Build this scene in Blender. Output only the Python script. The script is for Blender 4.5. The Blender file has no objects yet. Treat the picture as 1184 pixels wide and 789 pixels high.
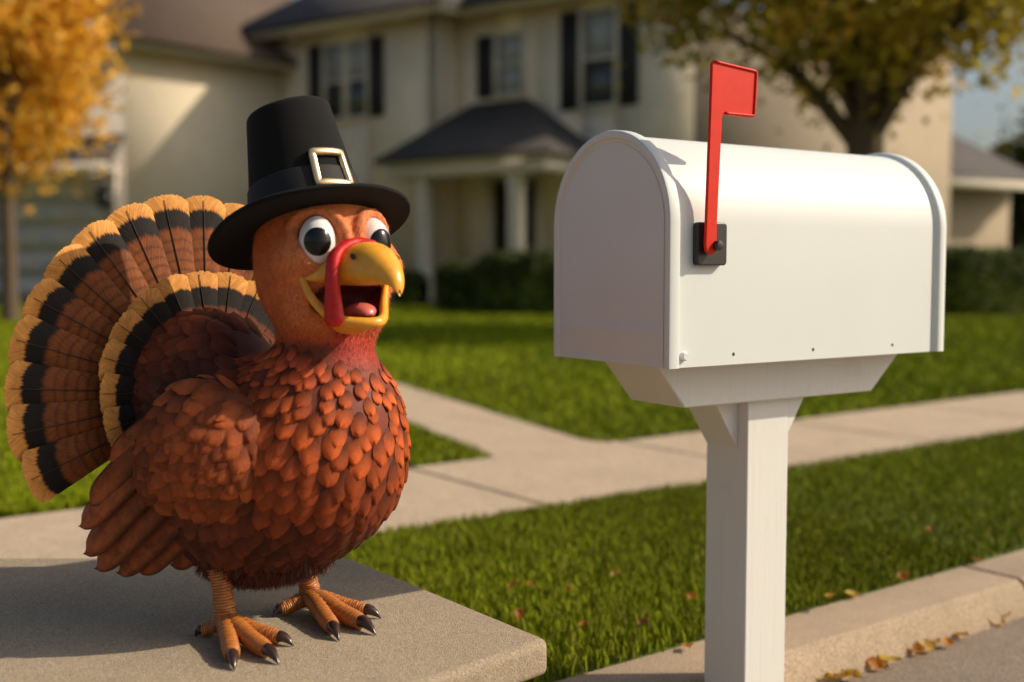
import bpy, math
import numpy as np
rng = np.random.default_rng(7)
R = math.radians
S = bpy.context.scene
COL = S.collection
F_PX = 1305.0; CAM_H = 0.72; PITCH = math.atan(85.5 / F_PX)
HEAD_N = np.array([0., 0., 1.])

def ray(px, py):
    u = (px - 592) / F_PX; v = (394.5 - py) / F_PX
    return np.array([u, math.cos(PITCH) + v * math.sin(PITCH), v * math.cos(PITCH) - math.sin(PITCH)])
def at(px, py, Y):
    r = ray(px, py); return np.array([0, 0, CAM_H]) + r * Y / r[1]
def gz(px, py, z=0.0):
    r = ray(px, py); return np.array([0, 0, CAM_H]) + r * (z - CAM_H) / r[2]
def V(*a): return np.array(a, float)
def nrm(a):
    a = np.asarray(a, float); return a / (np.linalg.norm(a, axis=-1, keepdims=True) + 1e-12)

# ------------------------------------------------------------------ mesh helper
class MB:
    def __init__(s): s.v = []; s.f = []; s.uv = []; s.c = []; s.n = 0; s.m = []
    def add(s, v, f, uv=None, c=None, mi=0):
        v = np.asarray(v, float).reshape(-1, 3)
        f = np.asarray(f, int)
        if f.ndim == 1: f = f.reshape(1, -1)
        s.v.append(v); s.f.append(f + s.n); s.m.append(np.full(len(f), mi, int))
        s.uv.append(np.zeros((len(v), 2)) if uv is None else np.asarray(uv, float).reshape(-1, 2))
        if c is None: c = (1, 1, 1)
        c = np.asarray(c, float)
        s.c.append(np.tile(c, (len(v), 1)) if c.ndim == 1 else c.reshape(-1, 3))
        s.n += len(v)
    def box(s, lo, hi, ax=None, org=None, c=None, mi=0):
        lo = np.array(lo, float); hi = np.array(hi, float)
        q = np.array([[(lo, hi)[i][0], (lo, hi)[j][1], (lo, hi)[k][2]] for i in (0, 1) for j in (0, 1) for k in (0, 1)])
        if ax is not None: q = q @ np.array(ax)
        if org is not None: q = q + org
        s.add(q, [[0, 1, 3, 2], [4, 6, 7, 5], [0, 4, 5, 1], [2, 3, 7, 6], [0, 2, 6, 4], [1, 5, 7, 3]], c=c, mi=mi)
    def grid(s, P, uv=None, c=None, closeu=False, mi=0, flip=False):
        P = np.asarray(P, float); a, b = P.shape[:2]
        I = np.arange(a * b).reshape(a, b)
        J = np.concatenate([I, I[:, :1]], 1) if closeu else I
        f = np.stack([J[:-1, :-1], J[:-1, 1:], J[1:, 1:], J[1:, :-1]], -1).reshape(-1, 4)
        if flip: f = f[:, ::-1]
        s.add(P.reshape(-1, 3), f, uv, c if c is None or np.asarray(c).ndim == 1 else np.asarray(c).reshape(-1, 3), mi)
    def prism(s, poly, z0, z1, ax=None, org=None, c=None, mi=0):
        """poly: 2D outline (ccw) in local x,y extruded along local z."""
        p = np.array(poly, float); n = len(p)
        lo = np.c_[p, np.full(n, z0)]; hi = np.c_[p, np.full(n, z1)]
        q = np.r_[lo, hi]
        if ax is not None: q = q @ np.array(ax)
        if org is not None: q = q + org
        base = s.n
        side = [[i, (i + 1) % n, n + (i + 1) % n, n + i] for i in range(n)]
        s.add(q, side, c=c, mi=mi)
        s.f.append(np.array([list(range(n))[::-1]]) + base); s.m.append(np.array([mi]))
        s.f.append(np.array([[n + i for i in range(n)]]) + base); s.m.append(np.array([mi]))
    def tube(s, pts, rad, n=10, caps=True, c=None, uvs=1.0, flat=1.0, mi=0):
        P = np.asarray(pts, float); m = len(P); rad = np.broadcast_to(np.asarray(rad, float), (m,)).copy()
        T = np.gradient(P, axis=0); T = nrm(T)
        up = V(0, 0, 1) if abs(T[0][2]) < .9 else V(1, 0, 0)
        A = []; a = nrm(np.cross(T[0], up))
        for i in range(m):
            a = nrm(a - T[i] * (a @ T[i])); A.append(a)
        A = np.array(A); B = np.cross(T, A)
        if caps:
            P = np.r_[P[:1], P, P[-1:]]; rad = np.r_[1e-5, rad, 1e-5]; A = np.r_[A[:1], A, A[-1:]]; B = np.r_[B[:1], B, B[-1:]]
        th = np.linspace(0, 2 * math.pi, n, endpoint=False)
        G = P[:, None] + rad[:, None, None] * (np.cos(th)[None, :, None] * A[:, None] + flat * np.sin(th)[None, :, None] * B[:, None])
        d = np.r_[0, np.cumsum(np.linalg.norm(np.diff(P, axis=0), axis=1))]
        uv = np.stack(np.broadcast_arrays((th / 6.2832)[None, :], (d * uvs)[:, None]), -1)
        cc = None
        if c is not None:
            c = np.asarray(c, float)
            if c.ndim == 2:
                if caps: c = np.r_[c[:1], c, c[-1:]]
                cc = np.repeat(c[:, None], n, 1)
            else: cc = c
        s.grid(G, uv, cc, closeu=True, mi=mi, flip=True)

def sampling(pts, n):
    """smooth resample of a polyline of [x,y,z(,r)] rows (catmull-rom)"""
    P = np.asarray(pts, float); k = len(P); t = np.linspace(0, k - 1, n); i = np.clip(t.astype(int), 0, k - 2); u = (t - i)[:, None]
    p0 = P[np.clip(i - 1, 0, k - 1)]; p1 = P[i]; p2 = P[i + 1]; p3 = P[np.clip(i + 2, 0, k - 1)]
    return .5 * ((2 * p1) + (-p0 + p2) * u + (2 * p0 - 5 * p1 + 4 * p2 - p3) * u ** 2 + (-p0 + 3 * p1 - 3 * p2 + p3) * u ** 3)

def link(o, parent=None):
    COL.objects.link(o)
    if parent is not None: o.parent = parent
    return o
def wloc(o):
    t = np.zeros(3)
    while o is not None: t = t + np.array(o.location); o = o.parent
    return t
def mk(name, mb, mat, parent=None, smooth=False, bevel=0, loc=None, angle=None):
    org = wloc(parent) + (np.array(loc, float) if (loc is not None and parent is not None) else (0 if loc is None else np.array(loc, float)))
    v = np.concatenate(mb.v) - org
    me = bpy.data.meshes.new(name)
    faces = [x for a in mb.f for x in a.tolist()] if len({a.shape[1] for a in mb.f}) > 1 else None
    if faces is not None:
        me.from_pydata(v.tolist(), [], faces)
    else:
        f = np.concatenate(mb.f); k = f.shape[1]
        me.vertices.add(len(v)); me.vertices.foreach_set('co', v.ravel().astype(np.float32))
        me.loops.add(f.size); me.loops.foreach_set('vertex_index', f.ravel().astype(np.int32))
        me.polygons.add(len(f)); me.polygons.foreach_set('loop_start', np.arange(0, f.size, k, dtype=np.int32))
        me.polygons.foreach_set('loop_total', np.full(len(f), k, np.int32))
        me.update(calc_edges=True)
    nl = len(me.loops); li = np.empty(nl, np.int32); me.loops.foreach_get('vertex_index', li)
    uv = np.concatenate(mb.uv)
    l = me.uv_layers.new(name='UVMap'); l.data.foreach_set('uv', uv[li].ravel().astype(np.float32))
    c = np.concatenate(mb.c); ca = me.color_attributes.new('Col', 'FLOAT_COLOR', 'POINT')
    ca.data.foreach_set('color', np.c_[c, np.ones(len(c))].ravel().astype(np.float32))
    mats = mat if isinstance(mat, (list, tuple)) else [mat]
    for m in mats: me.materials.append(m)
    if len(mats) > 1: me.polygons.foreach_set('material_index', np.concatenate(mb.m).astype(np.int32))
    if smooth: me.polygons.foreach_set('use_smooth', np.ones(len(me.polygons), bool))
    me.validate()
    if smooth and angle: me.set_sharp_from_angle(angle=R(angle))
    o = bpy.data.objects.new(name, me); link(o, parent)
    if loc is not None: o.location = loc
    if bevel:
        b = o.modifiers.new('b', 'BEVEL'); b.width = bevel; b.segments = 3; b.limit_method = 'ANGLE'; b.angle_limit = R(35)
        if not smooth:
            me.polygons.foreach_set('use_smooth', np.ones(len(me.polygons), bool)); me.set_sharp_from_angle(angle=R(40)); b.harden_normals = False
    return o
def tag(o, label=None, cat=None, group=None, kind=None):
    if label: o['label'] = label
    if cat: o['category'] = cat
    if group: o['group'] = group
    if kind: o['kind'] = kind
    return o
def thing(name, loc, label, cat, group=None):
    o = bpy.data.objects.new(name, None); link(o); o.location = loc; o.empty_display_size = .05
    return tag(o, label, cat, group)

# ------------------------------------------------------------------ materials
class N:
    def __init__(s, name):
        s.m = bpy.data.materials.new(name); s.m.use_nodes = True; s.t = s.m.node_tree; s.b = s.t.nodes['Principled BSDF']
    def n(s, typ, **k):
        x = s.t.nodes.new(typ)
        for a, v in k.items():
            if a.startswith('i_'):
                key = a[2:]; key = int(key) if key.isdigit() else key.replace('_', ' ')
                s.set(x.inputs[key], v)
            else: setattr(x, a, v)
        return x
    def set(s, inp, v):
        if isinstance(v, bpy.types.NodeSocket): s.t.links.new(v, inp)
        else:
            if isinstance(v, (tuple, list)) and len(v) == 3 and inp.type == 'RGBA': v = (*v, 1)
            inp.default_value = v
    def math(s, op, a, b=0.0, c=0.0, clamp=False):
        x = s.t.nodes.new('ShaderNodeMath'); x.operation = op; x.use_clamp = clamp
        s.set(x.inputs[0], a); s.set(x.inputs[1], b); s.set(x.inputs[2], c); return x.outputs[0]
    def mix(s, f, a, b, mode='MIX'):
        x = s.t.nodes.new('ShaderNodeMix'); x.data_type = 'RGBA'; x.blend_type = mode
        s.set(x.inputs[0], f); s.set(x.inputs[6], a); s.set(x.inputs[7], b); return x.outputs[2]
    def noise(s, scale, detail=4, rough=.55, vec=None, dist=0, col=False):
        x = s.n('ShaderNodeTexNoise', i_Scale=scale, i_Detail=detail, i_Roughness=rough, i_Distortion=dist)
        if vec is None: vec = s.obj()
        s.set(x.inputs['Vector'], vec); return x.outputs[1 if col else 0]
    def obj(s):
        return s.n('ShaderNodeTexCoord').outputs['Object']
    def uv(s): return s.n('ShaderNodeTexCoord').outputs['UV']
    def mapr(s, v, a, b, c, d):
        x = s.n('ShaderNodeMapRange'); s.set(x.inputs[0], v)
        for i, q in enumerate((a, b, c, d)): x.inputs[i + 1].default_value = q
        return x.outputs[0]
    def ramp(s, v, stops, interp='LINEAR'):
        x = s.n('ShaderNodeValToRGB'); x.color_ramp.interpolation = interp; e = x.color_ramp.elements
        while len(e) < len(stops): e.new(.5)
        for i, (p, c) in enumerate(stops): e[i].position = p; e[i].color = (*c, 1) if len(c) == 3 else c
        s.set(x.inputs[0], v); return x.outputs[0]
    def bump(s, h, strength=.3, dist=.002, nrm_in=None):
        x = s.n('ShaderNodeBump', i_Strength=strength, i_Distance=dist); s.set(x.inputs['Height'], h)
        if nrm_in is not None: s.set(x.inputs['Normal'], nrm_in)
        return x.outputs[0]
    def out(s, col=None, rough=None, nor=None, **k):
        if col is not None: s.set(s.b.inputs['Base Color'], col)
        if rough is not None: s.set(s.b.inputs['Roughness'], rough)
        if nor is not None: s.set(s.b.inputs['Normal'], nor)
        for a, v in k.items(): s.set(s.b.inputs[a.replace('_', ' ')], v)
        return s.m

def m_plain(name, col, rough=.5, var=.12, scale=30, bump=0., bscale=200, bd=.0005, **k):
    n = N(name); f = n.noise(scale, 4); g = n.mapr(f, .3, .7, 1 - var, 1 + var)
    c = n.mix(1.0, col, n.n('ShaderNodeCombineColor', i_0=g, i_1=g, i_2=g).outputs[0], 'MULTIPLY')
    nor = n.bump(n.noise(bscale, 3), bump, bd) if bump else None
    return n.out(c, rough, nor, **k)

def m_concrete(name, c1, c2, gr=900, bump=.5, bd=.0012, crack=False):
    n = N(name)
    big = n.noise(3, 5, .6); mid = n.noise(25, 4, .6); fine = n.noise(gr, 2, .7)
    c = n.mix(n.mapr(big, .35, .65, 0, 1), c1, c2)
    c = n.mix(n.mapr(mid, .4, .75, 0, .35), c, tuple(x * .62 for x in c1))
    g = n.mapr(fine, .3, .7, .5, 1.45)
    c = n.mix(1.0, c, n.n('ShaderNodeCombineColor', i_0=g, i_1=g, i_2=g).outputs[0], 'MULTIPLY')
    c = n.mix(n.mapr(n.noise(9, 6, .7, None, 1.5), .55, .72, 0, .35), c, tuple(x * .5 for x in c1))
    h = n.math('ADD', fine, n.math('MULTIPLY', mid, .8))
    return n.out(c, .9, n.bump(h, bump, bd))

def m_slab():
    n = N('aggregate_stone')
    big = n.noise(4, 5, .6); mid = n.noise(40, 4, .65); fine = n.noise(900, 2, .75); f2 = n.noise(260, 3, .7)
    vo = n.n('ShaderNodeTexVoronoi', i_Scale=620.0); n.set(vo.inputs['Vector'], n.obj())
    c = n.mix(n.mapr(big, .35, .65, 0, 1), (.37, .29, .195), (.31, .245, .165))
    c = n.mix(n.mapr(mid, .45, .7, 0, .3), c, (.24, .195, .14)); c = n.mix(n.mapr(n.noise(7, 5, .7, None, 1.2), .56, .74, 0, .45), c, (.20, .165, .12))
    sep = n.n('ShaderNodeSeparateColor'); n.set(sep.inputs[0], vo.outputs['Color'])
    c = n.mix(n.mapr(sep.outputs[0], .74, .80, 0, .5), c, (.15, .115, .08))
    c = n.mix(n.mapr(sep.outputs[1], .74, .80, 0, .5), c, (.52, .43, .31))
    g = n.mapr(fine, .3, .7, .58, 1.45)
    c = n.mix(1.0, c, n.n('ShaderNodeCombineColor', i_0=g, i_1=g, i_2=g).outputs[0], 'MULTIPLY')
    h = n.math('ADD', n.math('ADD', fine, f2), n.math('MULTIPLY', vo.outputs['Distance'], -.6))
    return n.out(c, .85, n.bump(h, .75, .0016))

def m_grass(name='grass_blade'):
    n = N(name); a = n.n('ShaderNodeAttribute', attribute_name='Col')
    return n.out(a.outputs[0], .7, None, Specular_IOR_Level=.08)

M = {}
M['white'] = m_plain('white_enamel', (.68, .715, .69), .5, .015, 6, .04, 90, .001, Specular_IOR_Level=.35)
def m_whitewood():
    n = N('painted_post'); mp = n.n('ShaderNodeMapping'); n.set(mp.inputs[0], n.obj()); mp.inputs['Scale'].default_value = (60, 60, 2.2)
    g = n.noise(2.2, 5, .65, mp.outputs[0]); s = n.noise(14, 4)
    c = n.mix(n.mapr(g, .56, .72, 0, .28), (.74, .735, .69), (.58, .545, .48))
    c = n.mix(n.mapr(s, .62, .75, 0, .3), c, (.60, .565, .50))
    return n.out(c, .5, n.bump(g, .35, .0012))
M['wood'] = m_whitewood()
M['red'] = m_plain('red_plastic', (.66, .022, .006), .5, .05, 60, .12, 500, .0004, Specular_IOR_Level=.25)
M['black'] = m_plain('black_plastic', (.022, .022, .02), .42, .1, 60, .1, 600, .0003)
M['dark_hole'] = m_plain('hole_shadow', (.03, .028, .025), .6)
M['slab'] = m_slab()
M['walk'] = m_concrete('walk_concrete', (.50, .385, .27), (.44, .335, .235), 260, .5, .002)
M['kerb'] = m_concrete('kerb_concrete', (.40, .30, .20), (.34, .255, .17), 260, .6, .003)
M['road'] = m_concrete('road_surface', (.24, .185, .135), (.20, .155, .115), 220, .8, .003)
M['soil'] = m_plain('lawn_soil', (.10, .13, .008), .95, .5, 9, .6, 60, .01)
M['grass'] = m_grass()
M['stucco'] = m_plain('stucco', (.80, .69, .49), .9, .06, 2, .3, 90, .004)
M['stucco_sun_dimmed'] = m_plain('stucco_sun_dimmed', (.29, .235, .165), .9, .05, 2, .3, 90, .004)  # darker copy of the stucco, toned down in colour for sunlit walls
M['siding'] = m_plain('grey_siding', (.66, .585, .50), .8, .05, 2)
M['trim'] = m_plain('trim_paint', (.72, .66, .55), .6, .05, 5)
M['shutter'] = m_plain('shutter_paint', (.018, .017, .017), .6)
M['door'] = m_plain('door_paint', (.03, .02, .015), .5)
M['glass'] = m_plain('window_glass', (.05, .06, .065), .08, .1, 3, Specular_IOR_Level=.9)
M['pane_reflection'] = m_plain('painted_reflection', (.36, .38, .38), .3, .1, 3)  # reflection in the window glass painted as a pale even colour
def m_roof(name, a, b):
    n = N(name); br = n.n('ShaderNodeTexBrick', i_Scale=1.0); n.set(br.inputs[0], n.obj())
    br.inputs['Color1'].default_value = (*a, 1); br.inputs['Color2'].default_value = (*b, 1); br.inputs['Mortar'].default_value = (*[x * .5 for x in a], 1)
    br.inputs['Brick Width'].default_value = .35; br.inputs['Row Height'].default_value = .16; br.inputs['Mortar Size'].default_value = .012
    c = n.mix(n.mapr(n.noise(8, 4), .35, .7, 0, .5), br.outputs[0], b)
    return n.out(c, .9, n.bump(n.noise(60, 3), .5, .01))
M['roof'] = m_roof('dark_shingle', (.05, .045, .045), (.075, .066, .06))
M['roofb'] = m_roof('brown_shingle', (.10, .066, .045), (.125, .085, .058))
def m_leaf(name):
    n = N(name); a = n.n('ShaderNodeAttribute', attribute_name='Col')
    tr = n.n('ShaderNodeBsdfTranslucent'); n.set(tr.inputs[0], a.outputs[0])
    mx = n.n('ShaderNodeMixShader'); mx.inputs[0].default_value = .48
    n.out(a.outputs[0], .6, None)
    n.t.links.new(n.b.outputs[0], mx.inputs[1]); n.t.links.new(tr.outputs[0], mx.inputs[2])
    n.t.links.new(mx.outputs[0], n.t.nodes['Material Output'].inputs[0]); return n.m
M['leaf'] = m_leaf('leaf')
def m_bark():
    n = N('bark'); mp = n.n('ShaderNodeMapping'); n.set(mp.inputs[0], n.obj()); mp.inputs['Scale'].default_value = (9, 9, 1.5)
    g = n.noise(2.5, 6, .7, mp.outputs[0]); return n.out(n.mix(g, (.05, .035, .02), (.17, .12, .075)), .95, n.bump(g, .8, .03))
M['bark'] = m_bark()
M['lantern'] = m_plain('lantern_metal', (.02, .02, .02), .4)

# ------------------------------------------------------------------ camera, light
cam = bpy.data.cameras.new('camera'); co = bpy.data.objects.new('camera', cam); link(co); S.camera = co
cam.sensor_width = 36; cam.lens = F_PX / 1184 * 36; cam.clip_end = 2000; cam.clip_start = .02
co.location = (0, 0, CAM_H); co.rotation_euler = (R(90) - PITCH, 0, 0)
cam.dof.use_dof = True; cam.dof.focus_distance = 1.60; cam.dof.aperture_fstop = 2.2
SUN_EL = 35.0; SD = nrm(V(1.0, .03, 0))
sd = V(SD[0] * math.cos(R(SUN_EL)), SD[1] * math.cos(R(SUN_EL)), math.sin(R(SUN_EL)))
sl = bpy.data.lights.new('sun', 'SUN'); sl.energy = 4.6; sl.angle = R(.6); sl.color = (1, .86, .68)
so = bpy.data.objects.new('sun', sl); link(so); so.location = (8, 0, 9)
import mathutils
so.rotation_euler = mathutils.Vector(sd).to_track_quat('Z', 'Y').to_euler()
W = bpy.data.worlds.new('World'); S.world = W; W.use_nodes = True
wt = W.node_tree; bg = wt.nodes['Background']; sky = wt.nodes.new('ShaderNodeTexSky')
sky.sky_type = 'NISHITA'; sky.sun_disc = False; sky.sun_elevation = R(SUN_EL); sky.sun_rotation = math.atan2(SD[0], SD[1]); sky.dust_density = 4.0; sky.air_density = 1.0; sky.ozone_density = 1.0
tn = wt.nodes.new('ShaderNodeMix'); tn.data_type = 'RGBA'; tn.blend_type = 'MULTIPLY'; tn.inputs[0].default_value = 1
wt.links.new(sky.outputs[0], tn.inputs[6]); tn.inputs[7].default_value = (1.0, 1.0, .97, 1); wt.links.new(tn.outputs[2], bg.inputs[0]); bg.inputs[1].default_value = .112
S.view_settings.view_transform = 'Standard'; S.view_settings.look = 'None'; S.view_settings.gamma = 1; S.view_settings.exposure = -0.02
S.render.engine = 'CYCLES'; S.cycles.use_denoising = True; S.cycles.max_bounces = 6
try: S.cycles.denoiser = 'OPENIMAGEDENOISE'
except Exception: pass
# ------------------------------------------------------------------ street setting
sdir = V(.8, .6, 0); sn = V(-.6, .8, 0)
AX = np.array([sdir, sn, [0, 0, 1.]])          # local (along street, away from street, up) -> world
def st(a, c, z=0.0): return sdir * a + sn * c + V(0, 0, z)
C_KF, C_KB, C_WF, C_WB = 1.335, 1.49, 2.60, 3.42
ZR = -.065
def sheet(name, poly, z, mat, kind='structure', sub=0):
    mb = MB(); p = np.array([[*q[:2], z] for q in poly]); mb.add(p, [list(range(len(p)))]); return tag(mk(name, mb, mat), kind=kind)
g = MB()
xs = np.linspace(-150, 150, 31)
g.add([st(-200, C_KB - .03, -.004), st(220, C_KB - .03, -.004), st(220, 260, -.004), st(-200, 260, -.004)], [0, 1, 2, 3])
tag(mk('lawn_ground', g, M['soil']), kind='structure')
g = MB(); g.add([st(-200, -120, ZR), st(220, -120, ZR), st(220, C_KB, ZR), st(-200, C_KB, ZR)], [0, 1, 2, 3])
tag(mk('road', g, M['road']), kind='structure')
# kerb of cast lengths with joints
g = MB(); a = -14.0; k = 0
while a < 26:
    L = 1.83 if abs(a - 0) > .1 else 1.83
    g.prism([(C_KF - .03, ZR - .1), (C_KB - .004, ZR - .1), (C_KB - .004, .004), (C_KF + .012, .004), (C_KF - .003, -.008), (C_KF - .03, ZR)], a + .006, a + L - .006, ax=[sn, [0, 0, 1], sdir])
    a += L
tag(mk('kerb', g, M['kerb'], bevel=.004), kind='structure')
# sidewalk panels
g = MB(); a = -13.2
while a < 24:
    L = 1.02; g.box((a + .006, C_WF, -.08), (a + L - .006, C_WB, .006), ax=AX); a += L
tag(mk('sidewalk', g, M['walk'], bevel=.008), kind='structure')
pd = nrm(V(-.40, .916, 0)); pn = V(pd[1], -pd[0], 0); pO = V(-.107, 4.32, 0)
PAX = np.array([pn, pd, [0, 0, 1.]])
g = MB(); a = -.55
t = .15
while t < 20:
    L = 1.1; g.box((0, t + .006, -.08), (.50, t + L - .006, .006), ax=PAX, org=pO); t += L
# wedge where the path meets the sidewalk
p0 = pO + pd * .156; p1 = pO + pn * .5 + pd * .156
w0 = st(p0 @ sdir + .05, C_WB + .006); w1 = st((pO + pn * .5) @ sdir + .14, C_WB + .006); w0 = st((pO) @ sdir - .02, C_WB + .006)
g.prism([w0[:2], w1[:2], p1[:2], p0[:2]], -.08, .005)
tag(mk('garden_path', g, M['walk'], bevel=.006), kind='structure')
# driveway / mulch strip far right
sheet('driveway', [at(1100, 371, 15.2)[:2], (14, 14.6), (17, 15.6), (5.4, 16.0)], .008, M['walk'])

# ------------------------------------------------------------------ grass
def on_path(P):
    d = P - pO; a = d @ pn; b = d @ pd; return (a > -.01) & (a < .51) & (b > -.6)
def blades(P, h, w, base, tip, bend=.5):
    n = len(P); az = rng.uniform(0, 6.283, n); d = np.stack([np.cos(az), np.sin(az), np.zeros(n)], 1)
    fa = rng.uniform(0, 6.283, n); s = np.stack([np.cos(fa), np.sin(fa), np.zeros(n)], 1)
    ln = rng.uniform(.1, 1, n)[:, None] * bend * h[:, None]
    up = V(0, 0, 1) * h[:, None]
    a = P - s * w[:, None]; b = P + s * w[:, None]
    m1 = P + d * ln * .35 + up * .6 - s * w[:, None] * .8; m2 = P + d * ln * .35 + up * .6 + s * w[:, None] * .8
    t = P + d * ln + up
    v = np.stack([a, b, m2, m1, t], 1).reshape(-1, 3)
    I = np.arange(n)[:, None] * 5
    q = I + np.array([[0, 1, 2, 3]]); tr = I + np.array([[3, 2, 4]])
    cb = base; ct = tip
    c = np.stack([cb, cb, (cb + ct) / 2, (cb + ct) / 2, ct], 1).reshape(-1, 3)
    return v, q, tr, c
def patch_noise(P, s, seed):
    r = np.random.default_rng(seed); x = np.zeros(len(P))
    for k in range(6):
        a = r.uniform(0, 6.28); f = s * r.uniform(.5, 2); x += np.sin((P[:, 0] * math.cos(a) + P[:, 1] * math.sin(a)) * f + r.uniform(0, 6.28))
    return x / 6
def make_grass(name, P, hs, ws, dry=.12):
    n = len(P); v1 = rng.random(n)[:, None]; pn_ = patch_noise(P, 3.0, 3)[:, None]
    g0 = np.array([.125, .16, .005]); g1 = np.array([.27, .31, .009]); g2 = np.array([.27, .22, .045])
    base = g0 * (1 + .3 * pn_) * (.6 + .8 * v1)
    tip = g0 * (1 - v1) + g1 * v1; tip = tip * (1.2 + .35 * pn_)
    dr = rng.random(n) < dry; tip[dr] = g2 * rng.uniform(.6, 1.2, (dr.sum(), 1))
    h = hs * rng.uniform(.55, 1.25, n) * (1 + .3 * pn_[:, 0]); w = ws * rng.uniform(.6, 1.3, n)
    v, q, tr, c = blades(P, h, w, base, tip)
    # one quad mesh: tip triangle as degenerate-free extra
    mb = MB(); mb.v = [v]; mb.c = [c]; mb.uv = [np.zeros((len(v), 2))]; mb.n = len(v)
    tri = np.concatenate([q[:, [0, 1, 2]], q[:, [0, 2, 3]], tr]); mb.f = [tri]; mb.m = [np.zeros(len(tri), int)]
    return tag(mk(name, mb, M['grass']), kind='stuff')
# verge strip between kerb and sidewalk (dense)
n = 120000; A_ = rng.uniform(-2.2, 5.5, n); A_ = np.r_[A_, rng.uniform(-.8, 2.6, 70000)]
C_ = rng.uniform(C_KB + .004, C_WF - .004, len(A_)); C_ += (rng.random(len(A_)) < .05) * rng.uniform(-.03, .03, len(A_))
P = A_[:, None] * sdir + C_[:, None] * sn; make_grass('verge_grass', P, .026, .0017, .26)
# lawn beyond the sidewalk, density falling with distance
n = 280000; r_ = 3.2 + 17.5 * rng.random(n) ** 2.0; x_ = rng.uniform(-.62, .62, n) * r_
P = np.c_[x_, r_, np.zeros(n)]; ok = ((P @ sn) > C_WB + .005) & ~on_path(P); P = P[ok]
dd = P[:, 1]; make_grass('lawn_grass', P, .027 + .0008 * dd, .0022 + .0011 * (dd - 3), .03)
# ------------------------------------------------------------------ mailbox
MU = V(.83345, .55260, 0); MV = V(-.55260, .83345, 0)
MO = V(.2243, 1.62, .5733); MAX_ = np.array([MU, MV, [0, 0, 1.]])
def mp(u, v, z): return MO + MU * u + MV * v + V(0, 0, z)
BW, BL, BH = .2815, .638, .352; RR = BW / 2; SP = BH - RR
mail = thing('mailbox', V(*mp(.308, .130, 0)[:2], ZR), 'white domed metal mailbox with raised red flag on a white wooden post', 'mailbox')
def arch(w0, top, n=28):
    """half-profile: (v,z) going up the near side, round, and down the far side; w0 inset"""
    r = RR - w0; z = top - r
    th = np.linspace(0, math.pi, n)
    pts = [(w0, 0.0), (w0, z * .5)] + [(RR - r * math.cos(t), z + r * math.sin(t)) for t in th] + [(BW - w0, z * .5), (BW - w0, 0.0)]
    return np.array(pts)
def arch_shell(u0, u1, w_in, top_in, nseg=2, th=.0018, close=False):
    A = arch(w_in, top_in); mb = MB(); us = np.linspace(u0, u1, nseg)
    G = np.array([[mp(u, a, b) for a, b in A] for u in us]); mb.grid(G, flip=True)
    A2 = arch(w_in + th, top_in - th); G2 = np.array([[mp(u, a, b) for a, b in A2] for u in us]); mb.grid(G2)
    for i, u in ((0, us[0]), (1, us[-1])):
        E_ = np.array([[mp(u, a, b) for a, b in A], [mp(u, a, b) for a, b in A2]]); mb.grid(E_, flip=(i == 1))
    return mb
body = arch_shell(.012, BL - .010, .0045, BH - .0045, 12)
# bottom plate
body.box((.012, .006, .0), (BL - .01, BW - .006, .003), ax=MAX_, org=MO)
bodyo = mk('body', body, M['white'], mail, smooth=True, angle=50)
def bead(u, inset, r, top=None, nz=None):
    A = arch(inset, BH - inset); P = np.array([mp(u, a, b) for a, b in A]); return P
mb = MB(); mb.tube(sampling(bead(BL - .006, .0005, 0), 90), .0052, 10)
Rr_ = arch_shell(BL - .010, BL, .0, BH, 2, .005)
mb = MB(); mb.grid(np.array([[mp(u, a, b) for a, b in arch(o_, BH - o_, 40)] for u, o_ in ((BL - .030, .0045), (BL - .0285, .0022), (BL - .026, .0042), (BL - .0235, .0042), (BL - .021, -.0005), (BL - .017, -.0022), (BL - .004, -.0022), (BL, .0), (BL, .008))]), flip=True)
mk('rear_rim', mb, M['white'], mail, smooth=True, angle=60)
mb = MB(); A = arch(.004, BH - .004, 40); c_ = mp(BL - .003, BW / 2, SP * .8)
pts = np.array([mp(BL - .003, a, b) for a, b in A]); mb.add(np.r_[pts, [c_]], [[i, i + 1, len(pts)] for i in range(len(pts) - 1)] + [[len(pts) - 1, 0, len(pts)]])
mk('rear_panel', mb, M['white'], mail)
# front door: wrapped skirt + stepped face
prof = [(.0225, .0035), (.0222, .0006), (.020, -.0008), (.0195, -.0022), (.0175, -.0026), (.004, -.0026), (.0012, -.0016), (0, .001), (-.0004, .004), (.0, .0075), (.0016, .0095), (.0045, .0105), (.0050, .0125), (.0066, .0175)]
mb = MB(); G = np.array([[mp(u, a, b) for a, b in arch(o_, BH - o_, 48)] for u, o_ in prof]); mb.grid(G, flip=True)
A = arch(.02, BH - .02, 48); c_ = mp(.005, BW / 2, .15); pts = np.array([mp(.005, a, b) for a, b in A])
# face as horizontal strips so it can carry the pressed crease near its foot
def half(z, inset=.0165):
    r = RR - inset; zc = BH - inset - r
    return r if z <= zc else math.sqrt(max(r * r - (z - zc) ** 2, 0))
zs = [0, .012, .043, .047, .0505, .054, .058] + list(BH - .0166 - (BH - .0966) * np.linspace(1, 0, 44) ** 1.7); rows = []
for z in zs:
    off = {.047: -.0016, .0505: -.002, .054: -.0012}.get(z, 0); h = half(z)
    rows.append([mp(.0056 + off * (1 if abs(q) < .9 else 0), RR + h * q, z) for q in np.linspace(-1, 1, 15)])
mb.grid(np.array(rows), flip=False)
door = mk('door', mb, M['white'], mail, smooth=True, angle=40)
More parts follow.
